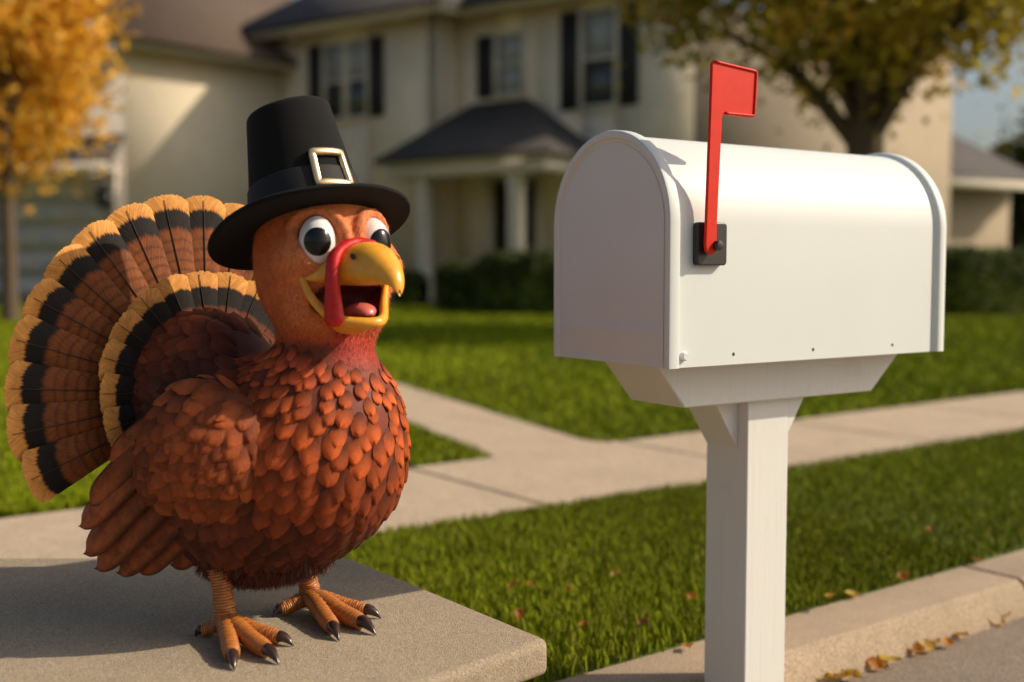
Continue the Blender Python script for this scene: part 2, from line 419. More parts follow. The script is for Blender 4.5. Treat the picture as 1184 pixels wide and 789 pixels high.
# rivet and punched holes
def disc(u, z, r, v0, v1, mat, name, par, n=16, dome=True):
    m = MB(); P = [mp(u, v0, z), mp(u, v0 + (v1 - v0) * .6, z), mp(u, v1, z)]
    m.tube(np.array(P), [r, r * .97, r * .7], n); return mk(name, m, mat, par, smooth=True, angle=45)
disc(.0335, .0165, .0068, .005, -.0025, M['white'], 'rivet', mail)
for u_ in (.135, .31, .505): disc(u_, .0155, .0033, .006, .0040, M['dark_hole'], 'screw_hole', mail)
# flag hinge plate
def rrect(u0, u1, z0, z1, r, n=5):
    P = []
    for cx, cz, a0 in ((u1 - r, z1 - r, 0), (u0 + r, z1 - r, 90), (u0 + r, z0 + r, 180), (u1 - r, z0 + r, 270)):
        for k in range(n): a = R(a0 + 90 * k / (n - 1)); P.append((cx + r * math.cos(a), cz + r * math.sin(a)))
    return P
FAX = np.array([MU, [0, 0, 1.], -MV])          # local x=u, y=z, z=outward
def fplate(poly, v_in, v_out, mat, name, par, bev=.0012):
    m = MB(); m.prism(poly, -v_in, -v_out, ax=FAX, org=MO); return mk(name, m, mat, par, bevel=bev)
hinge = fplate(rrect(.0495, .1085, .149, .212, .006), .0045, -.0065, M['black'], 'flag_hinge', mail, .002)

fv0, fv1 = -.0115, -.0170
flagp = [(a_ + .0100, b_ + .0015) for a_, b_ in [(.0455, .176), (.0475, .168), (.0535, .1635), (.0605, .1635), (.067, .1675), (.0675, .174), (.0675, .20), (.0755, .362), (.0775, .3655), (.137, .3655), (.1415, .370), (.1455, .430), (.1420, .4365), (.0600, .4425), (.0545, .4375), (.0525, .37)]]
flag = fplate(flagp, fv0, fv1, M['red'], 'flag', mail, .0014)
m = MB(); rim = [(.0665, .4415), (.153, .435), (.1492, .370), (.0885, .3697)]
P = np.array([mp(a, fv1 - .0004, b) for a, b in rim])
path = []
for i in range(3):
    for t in np.linspace(.03, .97, 10): path.append(P[i] * (1 - t) + P[i + 1] * t)
m.tube(np.array(path), .0020, 8)
mk('flag_rim', m, M['red'], flag, smooth=True)
m = MB(); m.tube(np.array([mp(.0770, v_, .1780) for v_ in (-.006, -.010, -.0175)]), [.0055, .0055, .0055], 18); m.tube(np.array([mp(.0770, v_, .1780) for v_ in (-.0172, -.0225, -.0250, -.0258)]), [.0074, .0074, .0062, .003], 20)
mk('pivot_knob', m, M['black'], hinge, smooth=True, angle=45)

# post assembly
def mprism(poly, v0, v1, name, bev=.0025):
    m = MB(); m.prism(poly, -v0, -v1, ax=FAX, org=MO); return mk(name, m, M['wood'], mail, bevel=bev)
mprism([(.093, -.070), (.530, -.070), (.606, -.002), (.036, -.002)], .195, .065, 'mounting_beam')
zb = ZR - MO[2] - .02
PU = -.0150
mprism([(.2605 + PU, zb), (.3560 + PU, zb), (.3560 + PU, -.0705), (.2605 + PU, -.0705)], .178, .082, 'post')
mprism([(.2603 + PU, -.152), (.2603 + PU, -.0706), (.206 + PU, -.0706)], .177, .103, 'brace', .0015)
mprism([(.3562 + PU, -.132), (.396 + PU, -.0706), (.3562 + PU, -.0706)], .1765, .0835, 'brace', .0015)
# ------------------------------------------------------------------ houses
HD = nrm(V(-.82, .57, 0)); HN = nrm(V(-.57, -.82, 0))       # along the facade (receding left), outward normal
ZU = V(0, 0, 1.)
class Wall:
    """a vertical wall plane: origin o (ground), direction d, outward normal n"""
    def __init__(s, o, d, n=None):
        s.o = np.array([o[0], o[1], 0.]); s.d = nrm(V(d[0], d[1], 0)); nn = V(s.d[1], -s.d[0], 0)
        if nn @ (V(0, 0, 0) - s.o) < 0: nn = -nn
        s.n = nn if n is None else n
    def hit(s, px, py):
        r = ray(px, py); c = V(0, 0, CAM_H); t = ((s.o - c) @ s.n) / (r @ s.n); q = c + r * t
        return float((q - s.o) @ s.d), float(q[2])
    def ax(s): return np.array([s.d, s.n, ZU])
    def box(s, mb, t0, t1, n0, n1, z0, z1, **k):
        if t0 > t1: t0, t1 = t1, t0
        mb.box((t0, n0, z0), (t1, n1, z1), ax=s.ax(), org=s.o, **k)
def wallbox(w, t0, t1, z1, thick, mat, name, par, z0=-.05, holes=()):
    """wall slab with rectangular openings, built from strips between holes"""
    mb = MB(); ts = sorted({t0, t1} | {h[0] for h in holes} | {h[1] for h in holes}); 
    for a, b in zip(ts[:-1], ts[1:]):
        cuts = sorted([(h[2], h[3]) for h in holes if h[0] <= a + 1e-6 and h[1] >= b - 1e-6]); z = z0
        for h0, h1 in cuts:
            if h0 > z: w.box(mb, a, b, -thick, 0, z, h0)
            z = h1
        w.box(mb, a, b, -thick, 0, z, z1)
    return mk(name, mb, mat, par)
def window(w, rect, par, name='window', shut=(0, 0), mull=0, low=None, low_dark=True, fw=.07):
    (a, zt), (b, zb) = w.hit(rect[0], (rect[1] + rect[1]) / 2), w.hit(rect[2], rect[3])
    # heights from the middle column so both edges agree
    mx = (rect[0] + rect[2]) / 2; zt = w.hit(mx, rect[1])[1]; zb = w.hit(mx, rect[3])[1]
    t0, t1 = min(a, b), max(a, b); fr = MB()
    w.box(fr, t0 - fw, t1 + fw, -.06, .045, zt, zt + fw); w.box(fr, t0 - fw, t1 + fw, -.06, .07, zb - fw, zb)
    w.box(fr, t0 - fw, t0, -.06, .045, zb, zt); w.box(fr, t1, t1 + fw, -.06, .045, zb, zt)
    zm = (zt + zb) / 2; w.box(fr, t0, t1, -.05, .02, zm - .03, zm + .03)
    if mull: tm = (t0 + t1) / 2; w.box(fr, tm - .07, tm + .07, -.055, .04, zb, zt)
    f = mk(name, fr, M['trim'], par)
    g = MB(); w.box(g, t0, t1, -.05, -.035, zb, zm - .03); mk('pane', g, M[low or 'glass'], f)
    g = MB(); w.box(g, t0, t1, -.045, -.028, zm + .03, zt); mk('pane', g, M['pane_reflection'], f)
    for sgn, on in ((-1, shut[0]), (1, shut[1])):
        if not on: continue
        sw = .38; s0 = (t0 - fw - .03 - sw) if sgn < 0 else (t1 + fw + .03); m = MB()
        w.box(m, s0, s0 + sw, .002, .03, zb - .05, zt + .05)
        for k in range(18):
            z = zb + (zt - zb) * (k + .5) / 18; w.box(m, s0 + .05, s0 + sw - .05, .0305, .045, z - .02, z + .012)
        mk('shutter', m, M['shutter'], par)
    return (t0, t1, zb, zt)
def winrect(w, rect, fw=0):
    a = w.hit(rect[0], rect[1])[0]; b = w.hit(rect[2], rect[3])[0]; mx = (rect[0] + rect[2]) / 2
    return (min(a, b), max(a, b), w.hit(mx, rect[3])[1], w.hit(mx, rect[1])[1])
def roofpoly(name, pts, mat, par, th=.12):
    mb = MB(); p = np.array(pts); n = len(p); q = np.r_[p, p - V(0, 0, th)]
    mb.add(q, [[i, (i + 1) % n, n + (i + 1) % n, n + i] for i in range(n)])
    mb.f.append(np.array([list(range(n))[::-1]])); mb.m.append(np.array([0])); mb.f.append(np.array([[n + i for i in range(n)]])); mb.m.append(np.array([0]))
    return mk(name, mb, mat, par)

P0 = V(3.19, 20, 0); EZ = 5.75
house = thing('house', (0, 23, 0), 'two storey beige stucco house with dark roof, shutters and columned porch', 'house')
front = Wall(P0, HD)
wing = Wall(V(-1.46, 22.54, 0), HD)
tW0 = float((wing.o - front.o) @ front.d)
r2 = (575, 41, 604, 108); r3 = (674, 12, 711, 122); r1 = (376, 50, 424, 136)
h2 = winrect(front, r2); h3 = winrect(front, r3); h1 = winrect(wing, r1)
hd = winrect(front, (570, 208, 620, 345)); hd = (hd[0], hd[1], 0.15, hd[3])
wallbox(front, 0, tW0 + .2, EZ, .25, M['stucco'], 'front_wall', house, holes=[h2, h3, hd])
wallbox(wing, 0, 5.0, EZ, .25, M['stucco'], 'wing_wall', house, holes=[h1])
side = Wall(V(-1.46, 22.54, 0), -HN); side.n = -HD
mb = MB(); side.box(mb, .0, 1.4, -.25, -.002, -.05, EZ - .002); mk('return_wall', mb, M['stucco'], house)
window(front, r2, house, shut=(0, 1), low='pane_reflection'); window(front, r3, house, shut=(1, 1)); window(wing, r1, house, shut=(1, 1), mull=1)
# end wall, lit, running back from the near corner of the house
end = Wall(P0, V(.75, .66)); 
wallbox(end, 0, 9.1, 5.4, .25, M['stucco_sun_dimmed'], 'end_wall', house)
# eaves, fascia and roofs
def eave(w, t0, t1, z, par, out=.45, drop=.20, name='eave'):
    m = MB(); w.box(m, t0, t1, -.1, out, z - .05, z); w.box(m, t0, t1, out, out + .03, z - drop + .06, z + .06); w.box(m, t0, t1, out + .032, out + .12, z - .07, z + .055)
    return mk(name, m, M['trim'], par)
eave(front, -.5, tW0 - .45, EZ, house); eave(wing, -.45, 5.6, EZ, house)
m = MB(); side.box(m, -.57, .9, .0, .45, EZ - .048, EZ + .002); side.box(m, -.57, .9, .452, .48, EZ - .14, EZ + .058); mk('eave', m, M['trim'], house)
def Q(w, t, n, z): return w.o + w.d * t + w.n * n + ZU * z
zr = EZ + .07
roofpoly('roof', [Q(front, -.6, .58, zr), Q(front, tW0 + 2.2, .58, zr), Q(front, tW0 + 2.2, -4.6, zr + 3.3), Q(front, 3.6, -4.6, zr + 3.3)][::1], M['roof'], house)
roofpoly('roof', [Q(front, -.6, .58, zr), Q(front, 3.6, -4.6, zr + 3.3), Q(front, -.6, -9.8, zr)], M['roof'], house)
roofpoly('roof', [Q(wing, -.55, .58, zr + .02), Q(wing, 5.6, .58, zr + .02), Q(wing, 4.3, -4.5, zr + 3.0), Q(wing, 1.8, -3.6, zr + 2.6)], M['roof'], house)
roofpoly('roof', [Q(wing, -.55, .58, zr + .02), Q(wing, 1.8, -3.6, zr + 2.6), Q(wing, -.55, -4.6, zr + .02)], M['roof'], house)
# porch
porch = Wall(V(0.03, 20.0, 0), HD)
PZ = 2.62; pl, pr = -1.75, 2.95
t_l = porch.hit(447, 180)[0]; t_r = porch.hit(633, 180)[0]
m = MB(); porch.box(m, t_r, t_l, -2.1, 0, PZ, PZ + .07); 
porch.box(m, t_r, t_l, -.03, .0, PZ - .24, PZ - .002); porch.box(m, t_r, t_r + .03, -2.1, -.032, PZ - .24, PZ - .002); porch.box(m, t_l - .03, t_l, -.95, -.032, PZ - .24, PZ - .002)
porch.box(m, t_r - .1, t_l + .1, .0, .11, PZ + .0, PZ + .16); mk('porch_ceiling', m, M['trim'], house)
zp = PZ + .13; hz = zp + 1.15
a0, a1 = t_r - .18, t_l + .18; (rl, zl_), (rr_, zr_) = front.hit(547, 119), front.hit(612, 116); RL = Q(front, rl, .03, (zl_ + zr_) / 2); RR_ = Q(front, rr_, .03, (zl_ + zr_) / 2)
roofpoly('porch_roof', [Q(porch, a0, .16, zp), Q(porch, a1, .16, zp), RL, RR_], M['roof'], house, .08)
roofpoly('porch_roof', [Q(porch, a0, -2.25, zp), Q(porch, a0, .16, zp), RR_], M['roof'], house, .08)
roofpoly('porch_roof', [Q(porch, a1, .16, zp), Q(porch, a1, -1.3, zp), RL], M['roof'], house, .08)
def column(t, n, wd=.26):
    m = MB(); c = Q(porch, t, n, 0)
    for z0, z1, k in ((.12, .28, 1.35), (.28, .34, 1.2), (PZ - .50, PZ - .44, 1.15), (PZ - .32, PZ - .243, 1.3)):
        porch.box(m, t - wd * k / 2, t + wd * k / 2, n - wd * k / 2, n + wd * k / 2, z0, z1)
    porch.box(m, t - wd / 2, t + wd / 2, n - wd / 2, n + wd / 2, .34, PZ - .32)
    mk('column', m, M['trim'], house, bevel=.01)
column(porch.hit(589, 250)[0], -.22, .24); column(porch.hit(482, 250)[0], -.22, .22)
m = MB(); porch.box(m, t_r - .1, t_l + .1, -2.0, .1, -.02, .12); porch.box(m, porch.hit(560, 250)[0], porch.hit(490, 250)[0], .102, .45, -.02, .065); mk('porch_floor', m, M['walk'], house)
m = MB(); front.box(m, hd[0], hd[1], -.12, -.06, hd[2], hd[3]); dr = mk('front_door', m, M['door'], house)
m = MB(); front.box(m, hd[0] - .1, hd[0], -.05, .04, .15, hd[3] + .1); front.box(m, hd[1], hd[1] + .1, -.05, .04, .15, hd[3] + .1); front.box(m, hd[0], hd[1], -.05, .04, hd[3], hd[3] + .1); mk('door_frame', m, M['trim'], dr)
m = MB(); m.tube(np.array([Q(front, hd[0] + .12, -.06, 1.1), Q(front, hd[0] + .12, .0, 1.1)]), .035, 10); mk('handle', m, M['trim'], dr)

# left wing: tall side wall facing right (receding to the right)
gw0 = V(-7.65, 22.5, 0); gdir = V(-4.95, 25.2, 0) - gw0
gside = Wall(gw0, gdir, nrm(V(gdir[1], -gdir[0], 0)))
gl = np.linalg.norm(gdir)
lw = thing('garage_wing', gw0, 'grey beige side wing with brown roof, garage door and wall lantern behind the yellow tree', 'house wing')
wallbox(gside, 0, gl + .5, 5.05, .25, M['stucco'], 'side_wall', lw)
eave(gside, -.45, gl + .2, 5.1, lw, .42)
roofpoly('roof', [Q(gside, -.5, .55, 5.17), Q(gside, gl + 2.4, .55, 5.17), Q(gside, gl + 2.4, -5, 8.6), Q(gside, -.5, -5, 8.6)][::-1], M['roofb'], lw)
gf = Wall(gw0, V(-.93, .37))
wallbox(gf, .0, 9, 5.0, .25, M['siding'], 'gable_wall', lw)
gr_ = Wall(gw0 + V(-.02, -.0, 0) + gf.n * .12, V(-.93, .37))
gd = (gr_.hit(128, 230)[0], gr_.hit(-40, 230)[0], .0, gr_.hit(80, 232)[1])
wallbox(gr_, .12, 6, 2.75, .2, M['siding'], 'garage_wall', lw, holes=[(gd[0], gd[1], -.05, gd[3])])
m = MB(); k = 4
for i in range(k):
    z0 = gd[3] * i / k; z1 = gd[3] * (i + 1) / k - .008; gr_.box(m, gd[0], gd[1], -.12, -.06, z0, z1)
    for j in range(4):
        a = gd[0] + (gd[1] - gd[0]) * (j + .08) / 4; b = gd[0] + (gd[1] - gd[0]) * (j + .92) / 4; gr_.box(m, a, b, -.0595, -.054, z0 + .1, z1 - .1)
mk('garage_door', m, M['siding'], lw)
roofpoly('roof', [Q(gr_, -.12, .5, 2.72), Q(gr_, 6.5, .5, 2.72), Q(gr_, 6.5, -.32, 3.55), Q(gr_, .0, -.32, 3.55)], M['roof'], lw, .1)
m = MB(); gr_.box(m, -.12, 6.5, .502, .58, 2.56, 2.74); gr_.box(m, -.12, 6.5, .001, .50, 2.58, 2.615); mk('eave', m, M['trim'], lw)
lt = gr_.hit(137, 228); m = MB()
for z0, z1, r in ((-.2, .1, .11), (.1, .14, .14), (.14, .24, .07)): gr_.box(m, lt[0] + .18 - r, lt[0] + .18 + r, .06, .06 + 2 * r, lt[1] + z0, lt[1] + z1)
gr_.box(m, lt[0] + .14, lt[0] + .22, -.0, .06, lt[1] - .12, lt[1] + .12); mk('wall_lantern', m, M['lantern'], lw)

# neighbour's low house at the far right
n0 = at(1166, 250, 29); nb = thing('neighbour_house', (n0[0], n0[1], 0), 'small single storey house with dark roof beyond the right hedge', 'house')
nw = Wall(n0, V(-.93, -.36)); wallbox(nw, 0, 5, 2.75, .25, M['stucco_sun_dimmed'], 'front_wall', nb)
nw2 = Wall(n0, V(.4, .9)); wallbox(nw2, 0, 6, 2.74, .25, M['stucco_sun_dimmed'], 'side_wall', nb)
m = MB(); nw.box(m, -.5, 5.2, -.1, .45, 2.76, 2.81); nw.box(m, -.5, 5.2, .452, .6, 2.66, 2.94); mk('eave', m, M['trim'], nb)
roofpoly('roof', [Q(nw, -.55, .6, 2.95), Q(nw, 5.2, .6, 2.95), Q(nw, 5.2, -4, 5.6), Q(nw, 1.2, -4, 5.6)], M['roof'], nb)

# ------------------------------------------------------------------ trees, hedges
def leafcloud(P, size, cols, flat=.0):
    n = len(P); a = nrm(rng.normal(size=(n, 3))); b = nrm(np.cross(a, rng.normal(size=(n, 3)))); s = (size * rng.uniform(.6, 1.35, n))[:, None]
    c = np.cross(a, b)
    v = np.stack([P - b * s, P + c * s * .55 + a * s * .15, P + b * s, P - c * s * .55 + a * s * .15], 1).reshape(-1, 3)
    return v, np.arange(n * 4).reshape(n, 4), np.repeat(cols, 4, 0)
def tree(name, base, h0, th, crown, palette, leafsize, nleaf, label, cat, clumps, fork=None, lean=(0, 0), up=.12, group=None):
    root = thing(name, base, label, cat, group); rng = np.random.default_rng(int(abs(base[0]) * 97 + base[1] * 13))
    B = np.array(base, float); m = MB(); top = B + V(lean[0], lean[1], h0)
    q = sampling(np.array([[*(B - V(0, 0, .1)), th * 1.35], [*(B + V(0, 0, h0 * .15)), th * 1.05], [*(B + (top - B) * .6), th * .92], [*top, th * .85]]), 18)
    m.tube(q[:, :3], q[:, 3], 12); trunk = MB(); trunk = m
    cl = []
    C = np.array(crown[0]); E3 = np.array(crown[1])
    for k in range(clumps):
        d = nrm(rng.normal(size=3)); r = rng.uniform(.3, 1) ** .5; c = C + d * E3 * r
        cl.append(c)
        st_ = B + (top - B) * rng.uniform(.82, 1.0); mid = st_ + (c - st_) * .45 + V(0, 0, up * np.linalg.norm(c - st_))
        tk_ = (.5 if k in (0, 2, 4) else .22); br = sampling(np.array([[*st_, th * tk_], [*mid, th * tk_ * .6], [*c, th * .06]]), 10) if k % 2 == 0 or clumps < 30 else None
        if br is not None: m.tube(br[:, :3], br[:, 3], 6)
    mk('trunk', m, M['bark'], root, smooth=True)
    cl = np.array(cl); idx = rng.integers(0, len(cl), nleaf); cr = np.array(crown[2])
    off = rng.normal(size=(nleaf, 3)) * cr * .55; P = cl[idx] + off
    shade = rng.random(len(cl)); pal = np.array(palette); ci = (shade[idx] * .7 + rng.random(nleaf) * .3) * (len(pal) - 1); i0 = np.floor(ci).astype(int); fr = (ci - i0)[:, None]
    i1 = np.minimum(i0 + 1, len(pal) - 1); cols = pal[i0] * (1 - fr) + pal[i1] * fr; cols = cols * rng.uniform(.65, 1.3, (nleaf, 1))
    v, f, c = leafcloud(P, leafsize, cols); mb = MB(); mb.add(v, f, c=c); mk('crown', mb, M['leaf'], root)
    return root
yel = [(.62, .29, .02), (.80, .44, .035), (.85, .54, .06), (.68, .33, .02), (.52, .38, .04)]
mix = [(.24, .24, .02), (.36, .32, .03), (.50, .38, .035), (.38, .33, .03), (.62, .38, .04), (.74, .40, .04)]
tree('maple_tree', at(12, 362, 15)[:2].tolist() + [0], 2.6, .10, ((-7.1, 15.2, 4.2), (1.85, 1.5, 1.9), .62), yel, .085, 26000, 'small maple with bright orange yellow autumn leaves in front of the garage', 'tree', 46)
tree('maple_tree', (3.72, 12.0, 0), 2.25, .225, ((3.95, 12.1, 3.95), (2.4, 1.9, 1.25), .50), mix, .072, 16500, 'broad tree with olive and rust autumn leaves above the mailbox', 'tree', 90)
dk = [(.035, .045, .008), (.07, .08, .010), (.13, .12, .014), (.20, .15, .016)]
far = [(1150, 238, 44, 2.6, 1.6), (1118, 232, 48, 2.4, 1.8), (1192, 240, 38, 2.4, 2.0), (1240, 225, 36, 3.0, 2.6)]
for i, (px, py, Y, rx, rz) in enumerate(far):
    c = at(px, py, Y); lab = ['dark green and yellow tree rising behind the low house roof', 'rounded dark tree partly hidden by the low house', 'bushy dark tree right of the low house', 'tall dark tree at the right end of the far tree line'][i]
    tree('background_tree', (c[0], c[1], 0), 2.0, .25, (c, (rx * .7, rx * .7, rz * .75), .8), dk, .22, 5000, lab, 'tree', 22, group='trees beyond the low house')
for i, (x, y) in enumerate([(17.0, 30.0), (19.6, 29.0)]):
    pass
def hedge(a, b, w, h, label, name='hedge', n=9000, sz=.045, pal=dk, group=None, wob=.12, cat='hedge'):
    a = np.array([*a, 0.]); b = np.array([*b, 0.]); d = nrm(b - a); s = V(d[1], -d[0], 0); L = np.linalg.norm(b - a)
    root = thing(name, (a + b) / 2, label, cat, group); m = MB()
    us = np.linspace(0, L, max(int(L / .25), 5)); th = np.linspace(0, math.pi, 11); r2_ = np.random.default_rng(int(L * 100))
    G = []
    for i, u in enumerate(us):
        e = min(1, .45 + 2.2 * min(u, L - u) / max(w, .3)); e = min(e, 1); hh = h * (1 + wob * (r2_.random() - .5)) * (.75 + .25 * e); ww = w * e * .5
        G.append([a + d * u + s * (-ww * abs(math.cos(t)) ** .6 * np.sign(math.cos(t))) + V(0, 0, hh * .93 * math.sin(t) ** .55) for t in th])
    G = np.array(G); core = G.copy(); m.grid(core * 1.0, c=(.02, .028, .006)); mc = mk('stem', m, M['soil'], root)
    i = rng.integers(0, len(us) - 1, n); j = rng.uniform(0, 10, n); j0 = np.floor(j).astype(int); jf = (j - j0)[:, None]; uf = rng.random((n, 1))
    A_ = G[i, j0] * (1 - jf) + G[i, j0 + 1] * jf; B_ = G[i + 1, j0] * (1 - jf) + G[i + 1, j0 + 1] * jf
    P = A_ * (1 - uf) + B_ * uf + rng.normal(size=(n, 3)) * .03; P[:, 2] = np.maximum(P[:, 2], .02)
    pal = np.array(pal); cols = pal[rng.integers(0, len(pal), n)] * rng.uniform(.7, 1.4, (n, 1))
    v, f, c = leafcloud(P, sz, cols); mb = MB(); mb.add(v, f, c=c); mk('foliage', mb, M['leaf'], root)
    return root
hg = [(.03, .045, .008), (.05, .075, .010), (.08, .10, .014)]
hedge(at(1070, 366, 16.6)[:2], at(1330, 366, 17.5)[:2], 1.2, 1.02, 'long clipped green hedge at the right behind the mailbox', n=11000, pal=hg)
hedge(at(512, 352, 18.9)[:2], at(572, 352, 18.4)[:2], .9, .82, 'low rounded dark shrub left of the porch column', 'shrub', 4000, pal=hg, cat='shrub')
hedge(at(560, 352, 18.0)[:2], at(655, 352, 16.9)[:2], 1.1, .98, 'wide dark shrub bed in front of the porch door', 'shrub', 6500, pal=hg, cat='shrub')
hedge(at(462, 350, 20.4)[:2], at(488, 350, 20.1)[:2], .6, .66, 'small dark shrub beside the left porch column', 'shrub', 2000, pal=hg, cat='shrub')
hedge(at(650, 352, 16.8)[:2], at(820, 352, 17.6)[:2], 1.0, .8, 'dark shrub row along the house wall behind the mailbox', 'shrub', 4000, pal=hg, cat='shrub')

# ------------------------------------------------------------------ fallen leaves
def leafmesh(name, P, nrm_, ang, size, col, label, group):
    m = MB(); k = 9; rows = []
    t = nrm(np.cross(nrm_, V(math.cos(ang), math.sin(ang), .1))); b = np.cross(nrm_, t); pts = []
    seg = [0, .18, .42, .55, .75, .9, 1.0]; wd = [.03, .34, .5, .38, .42, .16, .01]
    for s_, w_ in zip(seg, wd):
        rows.append([P + t * (s_ - .5) * size + b * w_ * size * q * .9 + nrm_ * (size * .22 * q * q * (1 - .4 * s_) + size * .18 * (s_ - .5) ** 2) for q in (-1, -.5, 0, .5, 1)])
    m.grid(np.array(rows) - P, c=col); m.tube(np.array([P - P - t * size * .5, -t * size * .68 + nrm_ * size * .1, -t * size * .85 + nrm_ * size * .22]), [size * .02, size * .015, size * .01], 5, c=tuple(x * .6 for x in col))
    o = mk(name, m, M['leaf'], None, loc=None); o.location = P; return tag(o, label, 'leaf', group)
lc = [(.50, .20, .02), (.44, .16, .02), (.46, .26, .04), (.36, .13, .018), (.56, .36, .06), (.30, .13, .03)]
spots = [(594, 677), (613, 676), (659, 681), (600, 711), (712, 664), (745, 720), (800, 690), (675, 722), (960, 690), (1075, 612)]
for i, (px, py) in enumerate(spots):
    P = gz(px, py, .036 if True else 0); k = nrm(V(rng.normal() * .35, -.4 + rng.normal() * .3, 1))
    leafmesh('fallen_leaf', P, k, rng.uniform(0, 6), rng.uniform(.020, .030), lc[i % 6], 'small curled orange autumn leaf resting in the grass strip', 'autumn leaves in the grass strip')
gut = [(1146, 716, 1.5), (1160, 712, .9), (1112, 735, .8), (1070, 748, 1.1), (1057, 752, .9), (1080, 742, .8), (1028, 764, 1.2), (1012, 769, .9), (970, 784, 1.4), (985, 782, .9), (1095, 744, .7), (1178, 700, .8), (950, 786, 1.)]
for i, (px, py, s_) in enumerate(gut):
    P = gz(px, py, ZR + .010); k = nrm(V(rng.normal() * .3, rng.normal() * .3, 1))
    leafmesh('fallen_leaf', P, k, rng.uniform(0, 6), .04 * s_, lc[(i * 2 + 4) % 6], 'dry autumn leaf lying in the gutter at the foot of the kerb', 'autumn leaves in the gutter')
kl = [(1045, 668), (985, 688), (1130, 648), (795, 748)]
for i, (px, py) in enumerate(kl):
    P = gz(px, py, .012); leafmesh('fallen_leaf', P, nrm(V(rng.normal() * .3, rng.normal() * .3, 1)), rng.uniform(0, 6), rng.uniform(.025, .035), lc[(i + 3) % 6], 'small brown leaf on the kerb top along the grass edge', 'leaves on the kerb top')

# ------------------------------------------------------------------ stone slab
SZ = .226; TH = .050
cR = gz(636, 738, SZ)[:2]; dF = nrm(V(-.70, -.714, 0)); dR = nrm(V(-.305, .397, 0))[:2]
cB = cR + dR * .535; cF = cR + dF[:2] * 1.3; cL = V(-2.2, 1.95)
poly = [cR, cB, cL, V(-2.2, .2), V(-.9, .2), ]
poly = [cR, cB, V(-2.0, 1.90), V(-2.0, .55), cF]
def rounded(poly, r, n=6):
    out = []; k = len(poly)
    for i in range(k):
        p = np.array(poly[i]); a = np.array(poly[i - 1]) - p; b = np.array(poly[(i + 1) % k]) - p
        a = a / np.linalg.norm(a); b = b / np.linalg.norm(b); p1 = p + a * r; p2 = p + b * r
        for t in np.linspace(0, 1, n): out.append(tuple((1 - t) ** 2 * p1 + 2 * t * (1 - t) * p + t * t * p2))
    return out
slab = thing('stone_ledge', (-.9, 1.3, 0), 'speckled stone slab ledge with rounded edges under the turkey', 'stone ledge')
rp = rounded(poly, .014); area = sum(rp[i][0] * rp[(i + 1) % len(rp)][1] - rp[(i + 1) % len(rp)][0] * rp[i][1] for i in range(len(rp)))
if area < 0: rp = rp[::-1]
m = MB(); 
def inset(P, d):
    P = np.array(P); c = []; n = len(P)
    t = P[(np.arange(n) + 1) % n] - P[np.arange(n) - 1]; t = t / np.linalg.norm(t, axis=1, keepdims=True); nn = np.stack([t[:, 1], -t[:, 0]], 1); return P - nn * d
rings = []
for a in np.linspace(0, 90, 6): rings.append((.010 * (1 - math.sin(R(a))), SZ - TH + .010 * (1 - math.cos(R(a))) * 1))
rings = [( .010 * (1 - math.sin(R(a))), SZ - TH + .010 * (1 - math.cos(R(a)))) for a in np.linspace(0, 90, 6)] + [(.013 * (1 - math.cos(R(a))), SZ - .013 * (1 - math.sin(R(a)))) for a in np.linspace(0, 90, 7)]
G = np.array([[(*q, z) for q in inset(rp, d)] for d, z in rings]); m.grid(G, closeu=True)
n_ = len(rp); m.f.append(np.array([list(range((len(rings) - 1) * n_, len(rings) * n_))])); m.m.append(np.array([0])); m.f.append(np.array([list(range(n_))[::-1]])); m.m.append(np.array([0]))
mk('slab', m, M['slab'], slab, smooth=True, angle=30)
cc = V(-1.2, 1.2); m = MB(); m.prism([tuple(q) for q in inset(rp, .05)], -.12, SZ - TH + .001); mk('base', m, M['kerb'], slab)
# ------------------------------------------------------------------ turkey
TY = 1.55; K = TY / F_PX                         # metres per photo pixel at the turkey's depth
def T(px, py, dy=0): return at(px, py, TY + dy * K)
